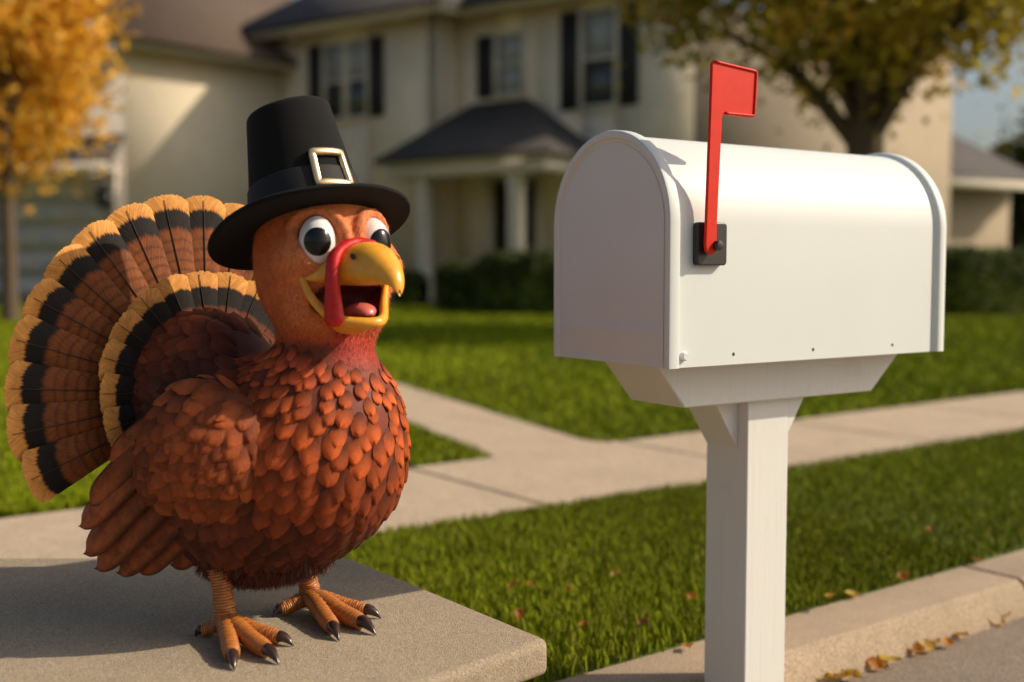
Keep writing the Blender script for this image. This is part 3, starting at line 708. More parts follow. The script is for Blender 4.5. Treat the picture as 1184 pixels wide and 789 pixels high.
# materials for plumage
def m_feather(name, rough=.62, bands=None, bars=0, dark_edge=False):
    n = N(name); sx = n.n('ShaderNodeSeparateXYZ'); n.set(sx.inputs[0], n.uv()); u, v = sx.outputs[0], sx.outputs[1]
    au = n.math('ABSOLUTE', n.math('SUBTRACT', u, .5))
    # barbs: fine streaks running out and up from the shaft
    w = n.math('SUBTRACT', n.math('MULTIPLY', v, 26.), n.math('MULTIPLY', au, 16.))
    cv = n.n('ShaderNodeCombineXYZ'); n.set(cv.inputs[0], w); n.set(cv.inputs[1], n.math('MULTIPLY', u, 1.6)); 
    ob = n.n('ShaderNodeObjectInfo'); 
    oc = n.n('ShaderNodeAttribute', attribute_name='Col')
    sc_ = n.n('ShaderNodeSeparateColor'); n.set(sc_.inputs[0], oc.outputs[0]); n.set(cv.inputs[2], n.math('MULTIPLY', sc_.outputs[0], 60.))
    barb = n.noise(2.2, 3, .7, cv.outputs[0]); blot = n.noise(55, 3, .6)
    if bands is None:
        col = oc.outputs[0]
        # slightly paler margin, darker towards the root
        if dark_edge: col = n.mix(n.mapr(au, .30, .48, 0, .85), col, (.035, .012, .007)); col = n.mix(n.mapr(n.noise(38, 4, .65), .48, .66, 0, .55), col, (.06, .02, .010))
        col = n.mix(n.mapr(v, .15, .68, .8, 0), col, (.04, .010, .005)); edge = n.mapr(v, .70, .97, 0, .7); col = n.mix(edge, col, n.mix(1., col, (1.5, 1.35, 1.2), 'MULTIPLY'))
    else:
        jv = n.math('ADD', v, n.math('MULTIPLY', n.math('SUBTRACT', n.noise(1.0, 2, .6, n.n('ShaderNodeCombineXYZ', i_X=n.math('MULTIPLY', u, 34.), i_Y=n.math('MULTIPLY', v, 3.)).outputs[0]), .5), .045))
        col = n.ramp(jv, bands)
        if bars:
            b = n.math('SINE', n.math('ADD', n.math('MULTIPLY', v, bars), n.math('MULTIPLY', n.noise(30, 3), 5.)))
            lim = n.mapr(v, bands[2][0] - .06, bands[2][0] - .02, 1, 0) if len(bands) > 2 else 1.0
            col = n.mix(n.math('MULTIPLY', n.mapr(b, .1, .9, 0, .40), lim), col, (.045, .012, .006))
    g = n.mapr(barb, .25, .75, .62, 1.36)
    col = n.mix(1., col, n.n('ShaderNodeCombineColor', i_0=g, i_1=g, i_2=g).outputs[0], 'MULTIPLY')
    g2 = n.mapr(blot, .3, .7, .82, 1.18); col = n.mix(1., col, n.n('ShaderNodeCombineColor', i_0=g2, i_1=g2, i_2=g2).outputs[0], 'MULTIPLY')
    return n.out(col, rough, n.bump(barb, .55, .0012), Sheen_Weight=.05, Sheen_Roughness=.4, Sheen_Tint=(1, .5, .25, 1), Specular_IOR_Level=.2)
CREAM = (.66, .275, .06); BLK = (.013, .0095, .0075); RUST = (.17, .055, .022)
M['tail'] = m_feather('tail_vane', .6, [(0, (.15, .045, .016)), (.50, (.25, .078, .022)), (.77, (.22, .064, .018)), (.80, BLK), (.899, BLK), (.917, CREAM), (1, (.74, .34, .085))], 95)
M['covert'] = m_feather('covert_vane', .6, [(0, (.10, .03, .014)), (.45, (.16, .045, .02)), (.60, (.13, .04, .018)), (.63, BLK), (.815, BLK), (.84, CREAM), (1, (.74, .34, .085))], 60)
M['plume'] = m_feather('body_plume', .6)
M['wingf'] = m_feather('wing_vane', .6, dark_edge=True)
M['quill'] = m_plain('quill', (.035, .014, .008), .45)
def m_skin():
    n = N('turkey_down'); a = n.n('ShaderNodeAttribute', attribute_name='Col')
    f1 = n.noise(420, 3, .7); f2 = n.noise(1300, 2, .7); f3 = n.noise(60, 4)
    mp_ = n.n('ShaderNodeMapping'); n.set(mp_.inputs[0], n.obj()); mp_.inputs['Scale'].default_value = (900, 900, 240); fur = n.noise(1., 3, .65, mp_.outputs[0])
    g = n.mapr(fur, .3, .7, .60, 1.42); c = n.mix(1., a.outputs[0], n.n('ShaderNodeCombineColor', i_0=g, i_1=g, i_2=g).outputs[0], 'MULTIPLY')
    g = n.mapr(f3, .3, .7, .85, 1.15); c = n.mix(1., c, n.n('ShaderNodeCombineColor', i_0=g, i_1=g, i_2=g).outputs[0], 'MULTIPLY')
    return n.out(c, .58, n.bump(n.math('ADD', fur, n.math('MULTIPLY', f1, .6)), .55, .0012), Sheen_Weight=.18, Sheen_Roughness=.45, Sheen_Tint=(1, .5, .25, 1), Specular_IOR_Level=.35)
M['skin'] = m_skin()
M['beak'] = m_plain('beak_horn', (.78, .36, .03), .34, .1, 60, .15, 260, .0005, Subsurface_Weight=.08, Subsurface_Radius=(.01, .004, .001), Subsurface_Scale=.5)
M['snood'] = m_plain('snood_flesh', (.56, .006, .006), .5, .2, 120, .35, 340, .0007, Subsurface_Weight=.1, Subsurface_Radius=(.01, .003, .002), Subsurface_Scale=.5)
M['mouth'] = m_plain('mouth_lining', (.10, .012, .010), .5)
M['tongue'] = m_plain('tongue_flesh', (.55, .13, .10), .35, .1, 80)
M['eye'] = m_plain('eye_white', (.82, .80, .77), .12, .01, 5, Coat_Weight=1.0, Coat_Roughness=.03)
M['pupil'] = m_plain('eye_black', (.006, .005, .005), .2, .0, 5, Coat_Weight=.15, Coat_Roughness=.1, Specular_IOR_Level=.4)
def m_leg():
    n = N('scaly_leg'); a = n.n('ShaderNodeAttribute', attribute_name='Col'); f = n.noise(150, 3)
    g = n.mapr(f, .3, .7, .8, 1.2); c = n.mix(1., a.outputs[0], n.n('ShaderNodeCombineColor', i_0=g, i_1=g, i_2=g).outputs[0], 'MULTIPLY')
    return n.out(c, .4, n.bump(n.noise(500, 3), .25, .0006))
M['leg'] = m_leg()
M['claw'] = m_plain('claw_horn', (.045, .022, .014), .22, .3, 90, Coat_Weight=.3)
M['felt'] = m_plain('black_felt', (.0045, .0043, .0042), .95, .12, 60, .6, 900, .0005, Sheen_Weight=.03, Sheen_Roughness=.5, Specular_IOR_Level=.3)
M['satin'] = m_plain('hat_band_cloth', (.009, .009, .009), .7, .1, 60, .4, 500, .0004, Specular_IOR_Level=.35)
M['brass'] = m_plain('brushed_gold', (.80, .60, .34), .30, .12, 120, .15, 400, .0003, Metallic=.75)

# --- signed distance field of the body
def rotY(a): c, s = math.cos(R(a)), math.sin(R(a)); return np.array([[c, 0, -s], [0, 1, 0], [s, 0, c]])
def ell(P, c, r, rot=None):
    q = P - c
    if rot is not None: q = q @ rot
    r = np.array(r); k0 = np.linalg.norm(q / r, axis=-1); k1 = np.linalg.norm(q / (r * r), axis=-1) + 1e-9
    return k0 * (k0 - 1) / k1
def cap(P, a, b, ra, rb):
    pa = P - a; ba = b - a; h = np.clip((pa @ ba) / (ba @ ba), 0, 1); return np.linalg.norm(pa - h[..., None] * ba, axis=-1) - (ra + (rb - ra) * h)
def smin(a, b, k): h = np.clip(.5 + .5 * (b - a) / k, 0, 1); return b * (1 - h) + a * h - k * h * (1 - h)
HA = R(38); HF = V(math.sin(HA), -math.cos(HA), 0); HR = V(math.cos(HA), math.sin(HA), 0)
HC = T(374, 310, -15)
def hp(f, r, u): return HC + K * (HF * f + HR * r + ZU * u)
HROT = np.stack([HF, HR, ZU], 1)                 # world -> head coords via q @ HROT
EYES = [(57, -38, 28), (61, 27, 28)]
def sdf_body(P):
    d = ell(P, T(360, 522, -5), V(110, 108, 118) * K)
    d = smin(d, ell(P, T(300, 560, 12), V(116, 112, 110) * K), 40 * K)
    d = smin(d, ell(P, T(240, 468, 62), V(104, 86, 112) * K), 40 * K)
    d = smin(d, cap(P, T(378, 462, -8), T(378, 385, -14), 68 * K, 43 * K), 46 * K)
    return d
def sdf_head0(P):
    d = ell(P, HC, V(80, 76, 84) * K, HROT)
    d = smin(d, ell(P, hp(-6, 0, 32), V(72, 70, 66) * K, HROT), 20 * K)
    d = smin(d, cap(P, T(378, 385, -14), hp(2, 0, -26), 43 * K, 60 * K), 26 * K)
    for r in (-1, 1):
        d = smin(d, ell(P, hp(35, 52 * r, 10) if r < 0 else hp(36, 54, 0), V(27, 24, 23) * K, HROT), 16 * K)      # cheeks
        d = smin(d, ell(P, hp(30, 36 * r, -52), V(26, 24, 22) * K, HROT), 18 * K)      # jowls beside the jaw
    return d
def on_face(rr, uu, out=0.):
    p = hp(130, rr, uu)
    for _ in range(60): p = p - HF * float(sdf_head0(p[None])[0]) * .8
    return p + HF * out * K
LIDS = []
for r, e in ((-1, EYES[0]), (1, EYES[1])):
    ws = np.linspace(172, 5, 10)       # brow fold arching over the eye, lowest towards the beak (w = 0 is the beak side)
    top = [on_face(e[1] - r * 25.5 * math.cos(R(w)), e[2] + 31.5 * math.sin(R(w)) ** .85 + 1.5 - (w < 60) * (60 - w) * .03, .5 + 3.0 * math.sin(R(w))) for w in ws]
    bot = [on_face(e[1] - r * 24.5 * math.cos(R(w)), e[2] + 30.5 * math.sin(R(w)), -.5) for w in (200, 228, 260, 292, 325)]
    LIDS.append((top, [(2.6 + .32 * i) * K for i in range(10)])); LIDS.append((bot, [3.4 * K] * 5))
def sdf_head(P):
    d = sdf_head0(P)
    for pts, rad in LIDS:
        for i in range(len(pts) - 1): d = smin(d, cap(P, pts[i], pts[i + 1], rad[i], rad[i + 1]), 6 * K)
    m = ell(P, hp(70, 0, -36), V(36, 50, 21) * K, HROT)
    d = -smin(-d, m, 6 * K)
    for e in EYES: d = np.maximum(d, -ell(P, hp(e[0] - 2, e[1], e[2]), V(22, 20.5, 29) * K, HROT))
    return d
def sdf_all(P): return smin(sdf_body(P), sdf_head(P), 26 * K)

def surface_nets(fn, lo, hi, h):
    n = np.ceil((hi - lo) / h).astype(int) + 1; ax = [lo[i] + h * np.arange(n[i]) for i in range(3)]
    D = np.empty(tuple(n), np.float32)
    for i, x in enumerate(ax[0]):
        Y, Z = np.meshgrid(ax[1], ax[2], indexing='ij'); D[i] = fn(np.stack([np.full_like(Y, x), Y, Z], -1).reshape(-1, 3)).reshape(Y.shape)
    ins = D < 0; acc = np.zeros(tuple(n - 1) + (3,)); cnt = np.zeros(tuple(n - 1))
    def sl(o): return tuple(slice(o[k], n[k] - 1 + o[k]) for k in range(3))
    corners = [(i, j, k) for i in (0, 1) for j in (0, 1) for k in (0, 1)]
    for a in corners:
        for axn in range(3):
            if a[axn]: continue
            b = list(a); b[axn] = 1; da = D[sl(a)]; db = D[sl(b)]; cr = (da < 0) != (db < 0)
            t = np.where(cr, da / np.where(cr, da - db, 1), 0); p = np.array(a, float)
            for k in range(3): acc[..., k] += cr * (p[k] + (t if k == axn else 0))
            cnt += cr
    act = cnt > 0; idx = -np.ones(act.shape, int); idx[act] = np.arange(act.sum())
    cell = np.argwhere(act); v = lo + h * (cell + acc[act] / cnt[act][:, None]); F = []
    for axn in range(3):
        o1, o2 = [(1, 2), (2, 0), (0, 1)][axn]
        A = np.take(ins, range(0, n[axn] - 1), axn); B = np.take(ins, range(1, n[axn]), axn); e = np.argwhere(A != B)
        e = e[(e[:, o1] > 0) & (e[:, o2] > 0) & (e[:, o1] < n[o1] - 1) & (e[:, o2] < n[o2] - 1)]
        def g(d1, d2): q = e.copy(); q[:, o1] -= d1; q[:, o2] -= d2; return idx[q[:, 0], q[:, 1], q[:, 2]]
        q = np.stack([g(0, 0), g(1, 0), g(1, 1), g(0, 1)], 1); fl = A[e[:, 0], e[:, 1], e[:, 2]]; q[~fl] = q[~fl][:, ::-1]; F.append(q)
    return v, np.concatenate(F)
def grad(fn, P, e=.0008):
    return nrm(np.stack([fn(P + V(*(e * (k == i) for k in range(3)))) - fn(P - V(*(e * (k == i) for k in range(3)))) for i in range(3)], -1))
lo = T(130, 690, -10) - V(.04, .22, .02); hi = T(480, 215, 0) + V(.05, .26, .03)
bv, bf = surface_nets(sdf_all, lo, hi, .0031)
for _ in range(2): bv = bv - grad(sdf_all, bv) * sdf_all(bv)[:, None] * .7
# local colours of the hide
hq = (bv - HC) @ HROT / K
zpx = 309 - (bv[:, 2] - CAM_H) / bv[:, 1] * F_PX
def sst(x, a, b): t = np.clip((x - a) / (b - a), 0, 1); return t * t * (3 - 2 * t)
c_head = np.array([.56, .130, .030]); c_face = np.array([.64, .185, .055]); c_neck = np.array([.40, .050, .018]); c_body = np.array([.12, .025, .012]); c_red = np.array([.36, .020, .008])
bc = np.tile(c_head, (len(bv), 1))
fc = sst(hq[:, 0], 20, 60)[:, None]; bc = bc * (1 - fc) + c_face * fc
t = sst(zpx, 372, 405)[:, None]; bc = bc * (1 - t) + c_neck * t
t = np.maximum(sst(zpx, 410, 520), sst(zpx, 392, 404) * .85)[:, None]; bc = bc * (1 - t) + c_body * t
fr_ = (sst(hq[:, 0] - .75 * np.abs(hq[:, 1] - 22), 14, 32) * sst(-hq[:, 2], 52, 66) * (1 - sst(zpx, 408, 440)))[:, None] * (.75 + .25 * np.sin(hq[:, 1:2] * .8)); bc = bc * (1 - fr_) + c_red * fr_
bk = (1 - sst(ell(bv, T(240, 468, 62), V(104, 86, 112) * K) / K, 4, 16)) * (1 - sst(592 + F_PX * bv[:, 0] / bv[:, 1], 318, 338)); bk = bk[:, None]; bc = bc * (1 - bk) + np.array([.10, .03, .016]) * bk
mo = ell(bv, hp(70, 0, -36), V(36, 50, 21) * K, HROT) / K; t = (1 - sst(mo, .5, 3.0))[:, None]; bc = bc * (1 - t) + np.array([.07, .008, .008]) * t
turkey = thing('turkey', (*gz(305, 722, SZ)[:2], SZ), 'wide-eyed turkey with fanned banded tail standing on the stone ledge', 'turkey')
mb = MB(); mb.add(bv, bf, c=bc); mk('body', mb, M['skin'], turkey, smooth=True)

# --- feather cards
def feathers(mb, P, D, Nn, L, W, conf=None, roll=0., lift=.12, camber=.18, curl=.25, cols=None, nu=9, nv=10, round_=.5, start=.35, tipw=0.):
    n = len(P); D = nrm(D - Nn * (D * Nn).sum(-1, keepdims=True)); B = np.cross(Nn, D); L = np.broadcast_to(L, n); W = np.broadcast_to(W, n)
    u = np.linspace(-1, 1, nu); v = np.linspace(0, 1, nv) ** .8
    prof = np.where(v < round_, start + (1 - start) * np.sin(np.clip(v / round_, 0, 1) * math.pi / 2), np.sqrt(np.clip(1 - ((v - round_) / (1 - round_)) ** 2.3, 0, 1))); prof[-1] = tipw + .05
    G = P[:, None, None] + D[:, None, None] * (L[:, None, None] * v[None, :, None])[..., None] + B[:, None, None] * (W[:, None, None] * .5 * prof[None, :, None] * u[None, None, :])[..., None]
    hgt = L[:, None, None] * (lift * v ** 1.0 - curl * np.clip(v - .45, 0, 1) ** 2)[None, :, None] - W[:, None, None] * camber * (u ** 2)[None, None, :] * prof[None, :, None] ** 2
    hgt = hgt + W[:, None, None] * roll * u[None, None, :] * (.3 + .7 * v)[None, :, None]
    if conf is not None:
        for _ in range(2):
            dd = conf(G.reshape(-1, 3)).reshape(G.shape[:3]); G = G + Nn[:, None, None] * np.clip(-dd, -.02, .03)[..., None]
        jit = np.random.default_rng(n + 1).uniform(-.0006, .0006, (n, 1, 1))
        hgt = L[:, None, None] * (lift * 1.3 * (v - .16) - .5 * np.clip(v - .8, 0, 1) ** 2)[None, :, None] - W[:, None, None] * .15 * (u ** 2)[None, None, :] * (.35 + .65 * v)[None, :, None] + .0022 + jit
    G = G + Nn[:, None, None] * hgt[..., None]
    if nv == 10: G = G + D[:, None, None] * (L[:, None, None] * np.random.default_rng(n).uniform(-.06, .05, (n, 1, nu)) * (v > .7)[None, :, None])[..., None]
    k = nv * nu; I = np.arange(k).reshape(nv, nu); f = np.stack([I[:-1, :-1], I[:-1, 1:], I[1:, 1:], I[1:, :-1]], -1).reshape(-1, 4)
    F = (np.arange(n)[:, None, None] * k + f[None]).reshape(-1, 4)
    uv = np.stack(np.broadcast_arrays(((u + 1) / 2)[None, None, :], v[None, :, None], np.zeros((n, 1, 1)))[:2], -1)
    uv = np.broadcast_to(uv, (n, nv, nu, 2)); cc = np.repeat(cols, k, 0)
    mb.add(G.reshape(-1, 3), F, uv.reshape(-1, 2), cc)
def plumage(fn, C0, axis, th0, th1, base, colf, keep, seed, Lk=1.75, Wk=1.22, rmax=.30, lift=.10, rad=.14):
    r = np.random.default_rng(seed); ax = nrm(axis); e1 = nrm(np.cross(ax, V(0, 1, .1))); e2 = np.cross(ax, e1); PP = []; th = th0; row = 0
    while th < th1:
        s = base(th); ncol = max(int(2 * math.pi * max(math.sin(R(th)), .05) * rad / s), 5); ph = (np.arange(ncol) + .5 * (row % 2)) / ncol * 2 * math.pi + r.normal(size=ncol) * .16 / ncol * 3
        tt = R(th) + r.normal(size=ncol) * .02; d = np.cos(tt)[:, None] * ax + np.sin(tt)[:, None] * (np.cos(ph)[:, None] * e1 + np.sin(ph)[:, None] * e2)
        Q_ = C0 + d * rmax
        for _ in range(130): Q_ = Q_ - d * (np.clip(fn(Q_), -.01, .03) * .8)[:, None]
        PP.append(np.c_[Q_, np.full(ncol, s)]); th += math.degrees(s * .60 / (rad * .95)); row += 1
    A = np.concatenate(PP); P = A[:, :3]; s = A[:, 3]; ok = keep(P) & (np.abs(fn(P)) < .007); P = P[ok]; s = s[ok]
    Nn = grad(fn, P); D = nrm((P - C0) - ((P - C0) @ ax)[:, None] * ax); D = nrm(-ax[None] + 0 * D + D * .15)
    s = s * r.uniform(.86, 1.16, len(s)); P = P - Nn * .002; D = D + r.normal(size=D.shape) * .10
    cols = colf(P) * r.uniform(.62, 1.42, (len(P), 1)); mb = MB(); feathers(mb, P, D, Nn, s * Lk, s * Wk, conf=fn, lift=lift, camber=.07, curl=.16, cols=cols); return mb
def ppx(P): return 592 + F_PX * P[:, 0] / P[:, 1]
def ppy(P): return 309 - (P[:, 2] - CAM_H) / P[:, 1] * F_PX
BC = T(325, 540, 8); BAX = T(380, 392, -12) - BC
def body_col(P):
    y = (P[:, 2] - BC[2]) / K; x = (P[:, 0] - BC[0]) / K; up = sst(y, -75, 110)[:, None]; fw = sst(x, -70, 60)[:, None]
    c = np.array([.06, .010, .005]) * (1 - up) + np.array([.50, .092, .017]) * up; c = c * fw + np.array([.11, .028, .012]) * (1 - fw)  # darker towards the belly: natural plumage plus shade put into the colour
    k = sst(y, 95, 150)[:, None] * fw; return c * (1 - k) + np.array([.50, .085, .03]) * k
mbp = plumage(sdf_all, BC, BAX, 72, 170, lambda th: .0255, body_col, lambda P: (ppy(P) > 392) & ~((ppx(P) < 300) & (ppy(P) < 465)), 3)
def neck_rows(mb):
    r = np.random.default_rng(8); ax = nrm(BAX); e1 = nrm(np.cross(ax, V(0, 1, .1))); e2 = np.cross(ax, e1); h = 158 * K; PP = []; row = 0
    while h > 34 * K:
        s = .0150 + .0105 * float(sst(-h / K, -150, -70)); C = BC + ax * h; Rn = (45 + 75 * float(sst(-h / K, -150, -40))) * K; n = int(6.283 * Rn / s)
        p = (np.arange(n) + .5 * (row % 2) + r.normal(size=n) * .12) / n * 6.283; d = np.cos(p)[:, None] * e1 + np.sin(p)[:, None] * e2; Q_ = C + d * .24 + ax * r.normal(size=n)[:, None] * s * .12
        for _ in range(130): Q_ = Q_ - d * (np.clip(sdf_all(Q_), -.01, .03) * .8)[:, None]
        PP.append(np.c_[Q_, np.full(n, s)]); h -= s * .60; row += 1
    A = np.concatenate(PP); P = A[:, :3]; s = A[:, 3]; ok = (ppy(P) > 396) & (np.abs(sdf_all(P)) < .006); P = P[ok]; s = s[ok] * r.uniform(.86, 1.16, ok.sum())
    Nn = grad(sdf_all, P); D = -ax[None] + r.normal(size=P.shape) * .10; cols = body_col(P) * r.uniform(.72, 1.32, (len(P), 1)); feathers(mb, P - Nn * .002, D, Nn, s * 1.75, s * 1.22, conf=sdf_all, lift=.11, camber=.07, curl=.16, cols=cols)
neck_rows(mbp)
mk('plumage', mbp, M['plume'], turkey, smooth=True)
# downy fringe where the legs leave the belly
r = np.random.default_rng(5); n = 6500; d = nrm(np.c_[r.uniform(-.75, .5, n), r.uniform(-.7, .7, n), r.uniform(-1.3, -.8, n)]); Q_ = BC + d * .3
for _ in range(60): Q_ = Q_ - d * (np.clip(sdf_body(Q_), -.01, .03) * .85)[:, None]
Nn = grad(sdf_body, Q_); D = nrm(Nn * .55 + V(-.1, 0, -1) + r.normal(size=(n, 3)) * .35)
s_ = nrm(np.cross(D, r.normal(size=(n, 3)))); Lh = r.uniform(.010, .021, n)[:, None]; wd = .0009
v = np.stack([Q_ - s_ * wd, Q_ + s_ * wd, Q_ + D * Lh * .6 + s_ * wd * .6, Q_ + D * Lh], 1).reshape(-1, 3); mb = MB(); cc = np.repeat(np.array([[.085, .018, .009]]) * r.uniform(.5, 1.5, (n, 1)), 4, 0); mb.add(v, np.arange(4 * n).reshape(n, 4), c=cc)
mk('belly_down', mb, M['skin'], turkey)
# short fuzz over head and neck
n = 60000; i = r.integers(0, len(bv), n); P = bv[i]; hh = hq[i]; ok = (P[:, 2] > T(0, 430)[2]) & (bc[i][:, 0] > .2)
for e in EYES: ok &= ell(P, hp(*e), V(27, 24, 31) * K, HROT) > 0
P = P[ok]; cl_ = bc[i][ok]; Nn = grad(sdf_all, P); n = len(P); D = nrm(Nn * .45 + V(-.05, 0, -1) + r.normal(size=(n, 3)) * .28); s_ = nrm(np.cross(D, Nn)); Lh = r.uniform(.0025, .0065, n)[:, None]; wd = .00035
v = np.stack([P - s_ * wd, P + s_ * wd, P + D * Lh * .6 + Nn * .0004 + s_ * wd * .6, P + D * Lh + Nn * .0008], 1).reshape(-1, 3); mb = MB(); mb.add(v, np.arange(4 * n).reshape(n, 4), c=np.repeat(cl_ * r.uniform(.6, 1.8, (n, 1)), 4, 0))
mk('head_fuzz', mb, M['skin'], turkey)

# --- wing: shoulder lobe with scales, flight feathers below it
wing_ = bpy.data.objects.new('wing', None)
WC = T(246, 520, -86); WROT = rotY(38)
def sdf_wing(P):
    d = ell(P, WC, V(64, 38, 80) * K, rotY(20)); return smin(d, ell(P, T(214, 530, -78), V(48, 32, 62) * K, rotY(-30)), 24 * K)
wv, wf = surface_nets(sdf_wing, WC - V(.13, .08, .15), WC + V(.13, .08, .15), .0045)
mb = MB(); mb.add(wv, wf, c=(.10, .026, .012)); wing_ = mk('wing', mb, M['skin'], turkey, smooth=True)
def wing_col(P):
    u_ = sst((P[:, 0] - WC[0]) / K * .7 + (P[:, 2] - WC[2]) / K * .7, -70, 60)[:, None]; return np.array([.20, .048, .013]) * (1 - u_) + np.array([.27, .062, .017]) * u_
WAX = T(296, 462, -100) - WC
mbw = plumage(sdf_wing, WC + V(0, .0, 0), WAX, 4, 150, lambda th: .0245, wing_col, lambda P: P[:, 1] < WC[1] + .012, 9, Lk=1.75, Wk=1.2, rmax=.16, lift=.15, rad=.088)
mk('shoulder_plumage', mbw, M['plume'], wing_, smooth=True)
ff = [((196, 470), (124, 530), 24), ((186, 492), (99, 581), 27), ((192, 512), (89, 608), 28), ((204, 528), (94, 640), 30), ((220, 548), (107, 657), 31), ((238, 566), (133, 662), 31), ((258, 580), (157, 659), 31), ((276, 588), (196, 652), 30)]
for k, (a, b, w) in enumerate(ff):
    A_ = T(*a, -96 + 2.5 * k); B_ = T(*b, -62 + 5.0 * k); D = B_ - A_; L = np.linalg.norm(D); Nn = nrm(np.cross(D, V(0, 1, 0))); Nn = nrm(V(-.15, -1, .25)); Nn = nrm(Nn - nrm(D) * (Nn @ nrm(D)))
    mb = MB(); cc = np.array([[.33, .090, .028]]) * (.85 + .3 * rng.random())
    feathers(mb, A_[None], D[None], Nn[None], L, (w + 6) * K, lift=.0, camber=.16, curl=.10, cols=cc, nu=13, nv=30, round_=.80, start=.6, roll=.11)
    o = mk('flight_feather', mb, M['wingf'], wing_, smooth=True)
    mb2 = MB(); tt = np.linspace(0, .97, 14)[:, None]; q = A_ + D * tt + Nn * (.0006 - L * .10 * np.clip(tt - .45, 0, 1) ** 2); mb2.tube(q, np.linspace(.0011, .0004, 14), 6)
    v0 = mb2.v[0]; 
    m2 = mb2; mk('quill', m2, M['quill'], wing_, smooth=True) if False else None

# --- tail fan
FB = R(43); FX = V(math.cos(FB), math.sin(FB), 0); lean = R(9); FN = nrm(V(math.sin(FB) * math.cos(lean), -math.cos(FB) * math.cos(lean), math.sin(lean))); FZ = nrm(np.cross(FX, -FN)); FZ = FZ if FZ[2] > 0 else -FZ
def fan(name, FC, r0, Rr_, a0, a1, n_, mat, parent, sag, off, cup, wid=1.24):
    root = parent; step = (a1 - a0) / (n_ - 1)
    for k in range(n_):
        a = R(a0 + k * step + rng.normal() * .25); Rk = Rr_ * (1 + rng.normal() * .006); d = FX * math.cos(a) + FZ * math.sin(a); b = FX * -math.sin(a) + FZ * math.cos(a)
        nu, nv = 35, 44; u = np.linspace(-1, 1, nu)[None, :]; v = np.linspace(0, 1, nv)[:, None]
        rr = r0 + (Rk - r0 - sag * np.abs(u) ** 2.6 + rng.uniform(-2.0, .8, (1, nu)) * (.4 + .6 * rng.random((1, nu)))) * v; hw = rr * math.tan(R(step) / 2) * wid * (1 + 0 * v)
        roll = -.10 * u * hw * 1.4; puff = -hw * .16 * u ** 2
        z = (roll + puff) + cup * (rr / Rk) ** 2
        G = FC + d * (rr * K)[..., None] + b * (u * hw * K)[..., None] + FN * ((z + off) * K)[..., None]
        uv = np.stack(np.broadcast_arrays((u + 1) / 2, v), -1); mb = MB(); mb.grid(G, uv, np.broadcast_to(np.array([.1 + .8 * rng.random(), 0, 0]), (nv, nu, 3)))
        f = mk(name, mb, mat, root, smooth=True)
        m2 = MB(); t = np.linspace(r0, Rk * .975, 12); q = FC + d * (t * K)[:, None] + FN * ((cup * (t / Rk) ** 2 + off + .8) * K)[:, None]; m2.tube(q, np.linspace(1.15, .35, 12) * K, 6); mk('quill', m2, M['quill'], f, smooth=True)
FCN = T(243, 455, 92)
fan('tail_feather', FCN, 55, 249, -24, 199, 19, M['tail'], turkey, 13, 0, 10)
fan('tail_covert', T(252, 454, 66), 40, 150, -20, 193, 14, M['covert'], turkey, 8, 0, 4)
# rusty back plumes in front of the coverts
MC = T(240, 470, 62)
def on_back(P): return (ppx(P) < 322) & (ppy(P) < 480)
def back_col(P):
    z = sst(np.linalg.norm((P - MC) * V(1, .2, 1), axis=1) / K * .7 + (P[:, 2] - MC[2]) / K * .5 - (P[:, 0] - MC[0]) / K * .35, 40, 125)[:, None]; return np.array([.07, .022, .013]) * (1 - z) + np.array([.24, .050, .017]) * z
mbb = plumage(sdf_all, MC, T(330, 430, -10) - MC, 3, 160, lambda th: .025, back_col, on_back, 12, rmax=.2, lift=.15)
mk('back_plumage', mbb, M['plume'], turkey, smooth=True)

# --- eyes
for k, e in enumerate(EYES):
    az = R((-30, 20)[k]); el = R(4); c = hp(*e); ax_ = nrm(HF * math.cos(az) + HR * math.sin(az) + ZU * math.sin(el)); sd_ = nrm(np.cross(ax_, ZU)); up_ = np.cross(sd_, ax_)
    def ball(cen, rs, rings=28, seg=40, amax=math.pi):
        th = np.linspace(1e-3, amax, rings)[:, None]; ph = np.linspace(0, 2 * math.pi, seg, endpoint=False)[None]
        return cen + K * (rs[0] * np.cos(th) * np.ones_like(ph))[..., None] * ax_ + K * (rs[1] * np.sin(th) * np.cos(ph))[..., None] * sd_ + K * (rs[2] * np.sin(th) * np.sin(ph))[..., None] * up_
    mb = MB(); mb.grid(ball(c, (22, 20.5, 28.5)), closeu=True); eo = mk('eye', mb, M['eye'], turkey, smooth=True)
    look = nrm(HF * math.cos(R(-2)) + HR * math.sin(R(-2)) + V(0, 0, -.03)) if k == 0 else nrm(HF * math.cos(R(6)) - HR * 0 + V(0, 0, -.03))
    look = nrm(ax_ * 1.0 + HR * (.04 if k == 0 else -.22) + ZU * -.06); th = np.linspace(0, 1, 16)
    # pupil: a slightly proud cap that follows the eyeball
    a1 = nrm(np.cross(look, ZU)); a2 = np.cross(a1, look); G = []
    B3 = np.stack([ax_, sd_, up_], 1)
    for t in np.linspace(.001, 1, 14):
        ang = t * R(43); ring = []
        for p in np.linspace(0, 2 * math.pi, 36, endpoint=False):
            dd_ = nrm(look * math.cos(ang) + (a1 * math.cos(p) * 1.0 + a2 * math.sin(p) * .88) * math.sin(ang)); q = dd_ @ B3; rr = 1 / math.sqrt((q[0] / 22) ** 2 + (q[1] / 20.5) ** 2 + (q[2] / 28.5) ** 2)
            ring.append(c + K * dd_ * (rr + .9 * math.sqrt(max(1 - t ** 3, 0)) + .05))
        G.append(ring)
    mb = MB(); mb.grid(np.array(G), closeu=True, flip=True); mk('pupil', mb, M['pupil'], eo, smooth=True)

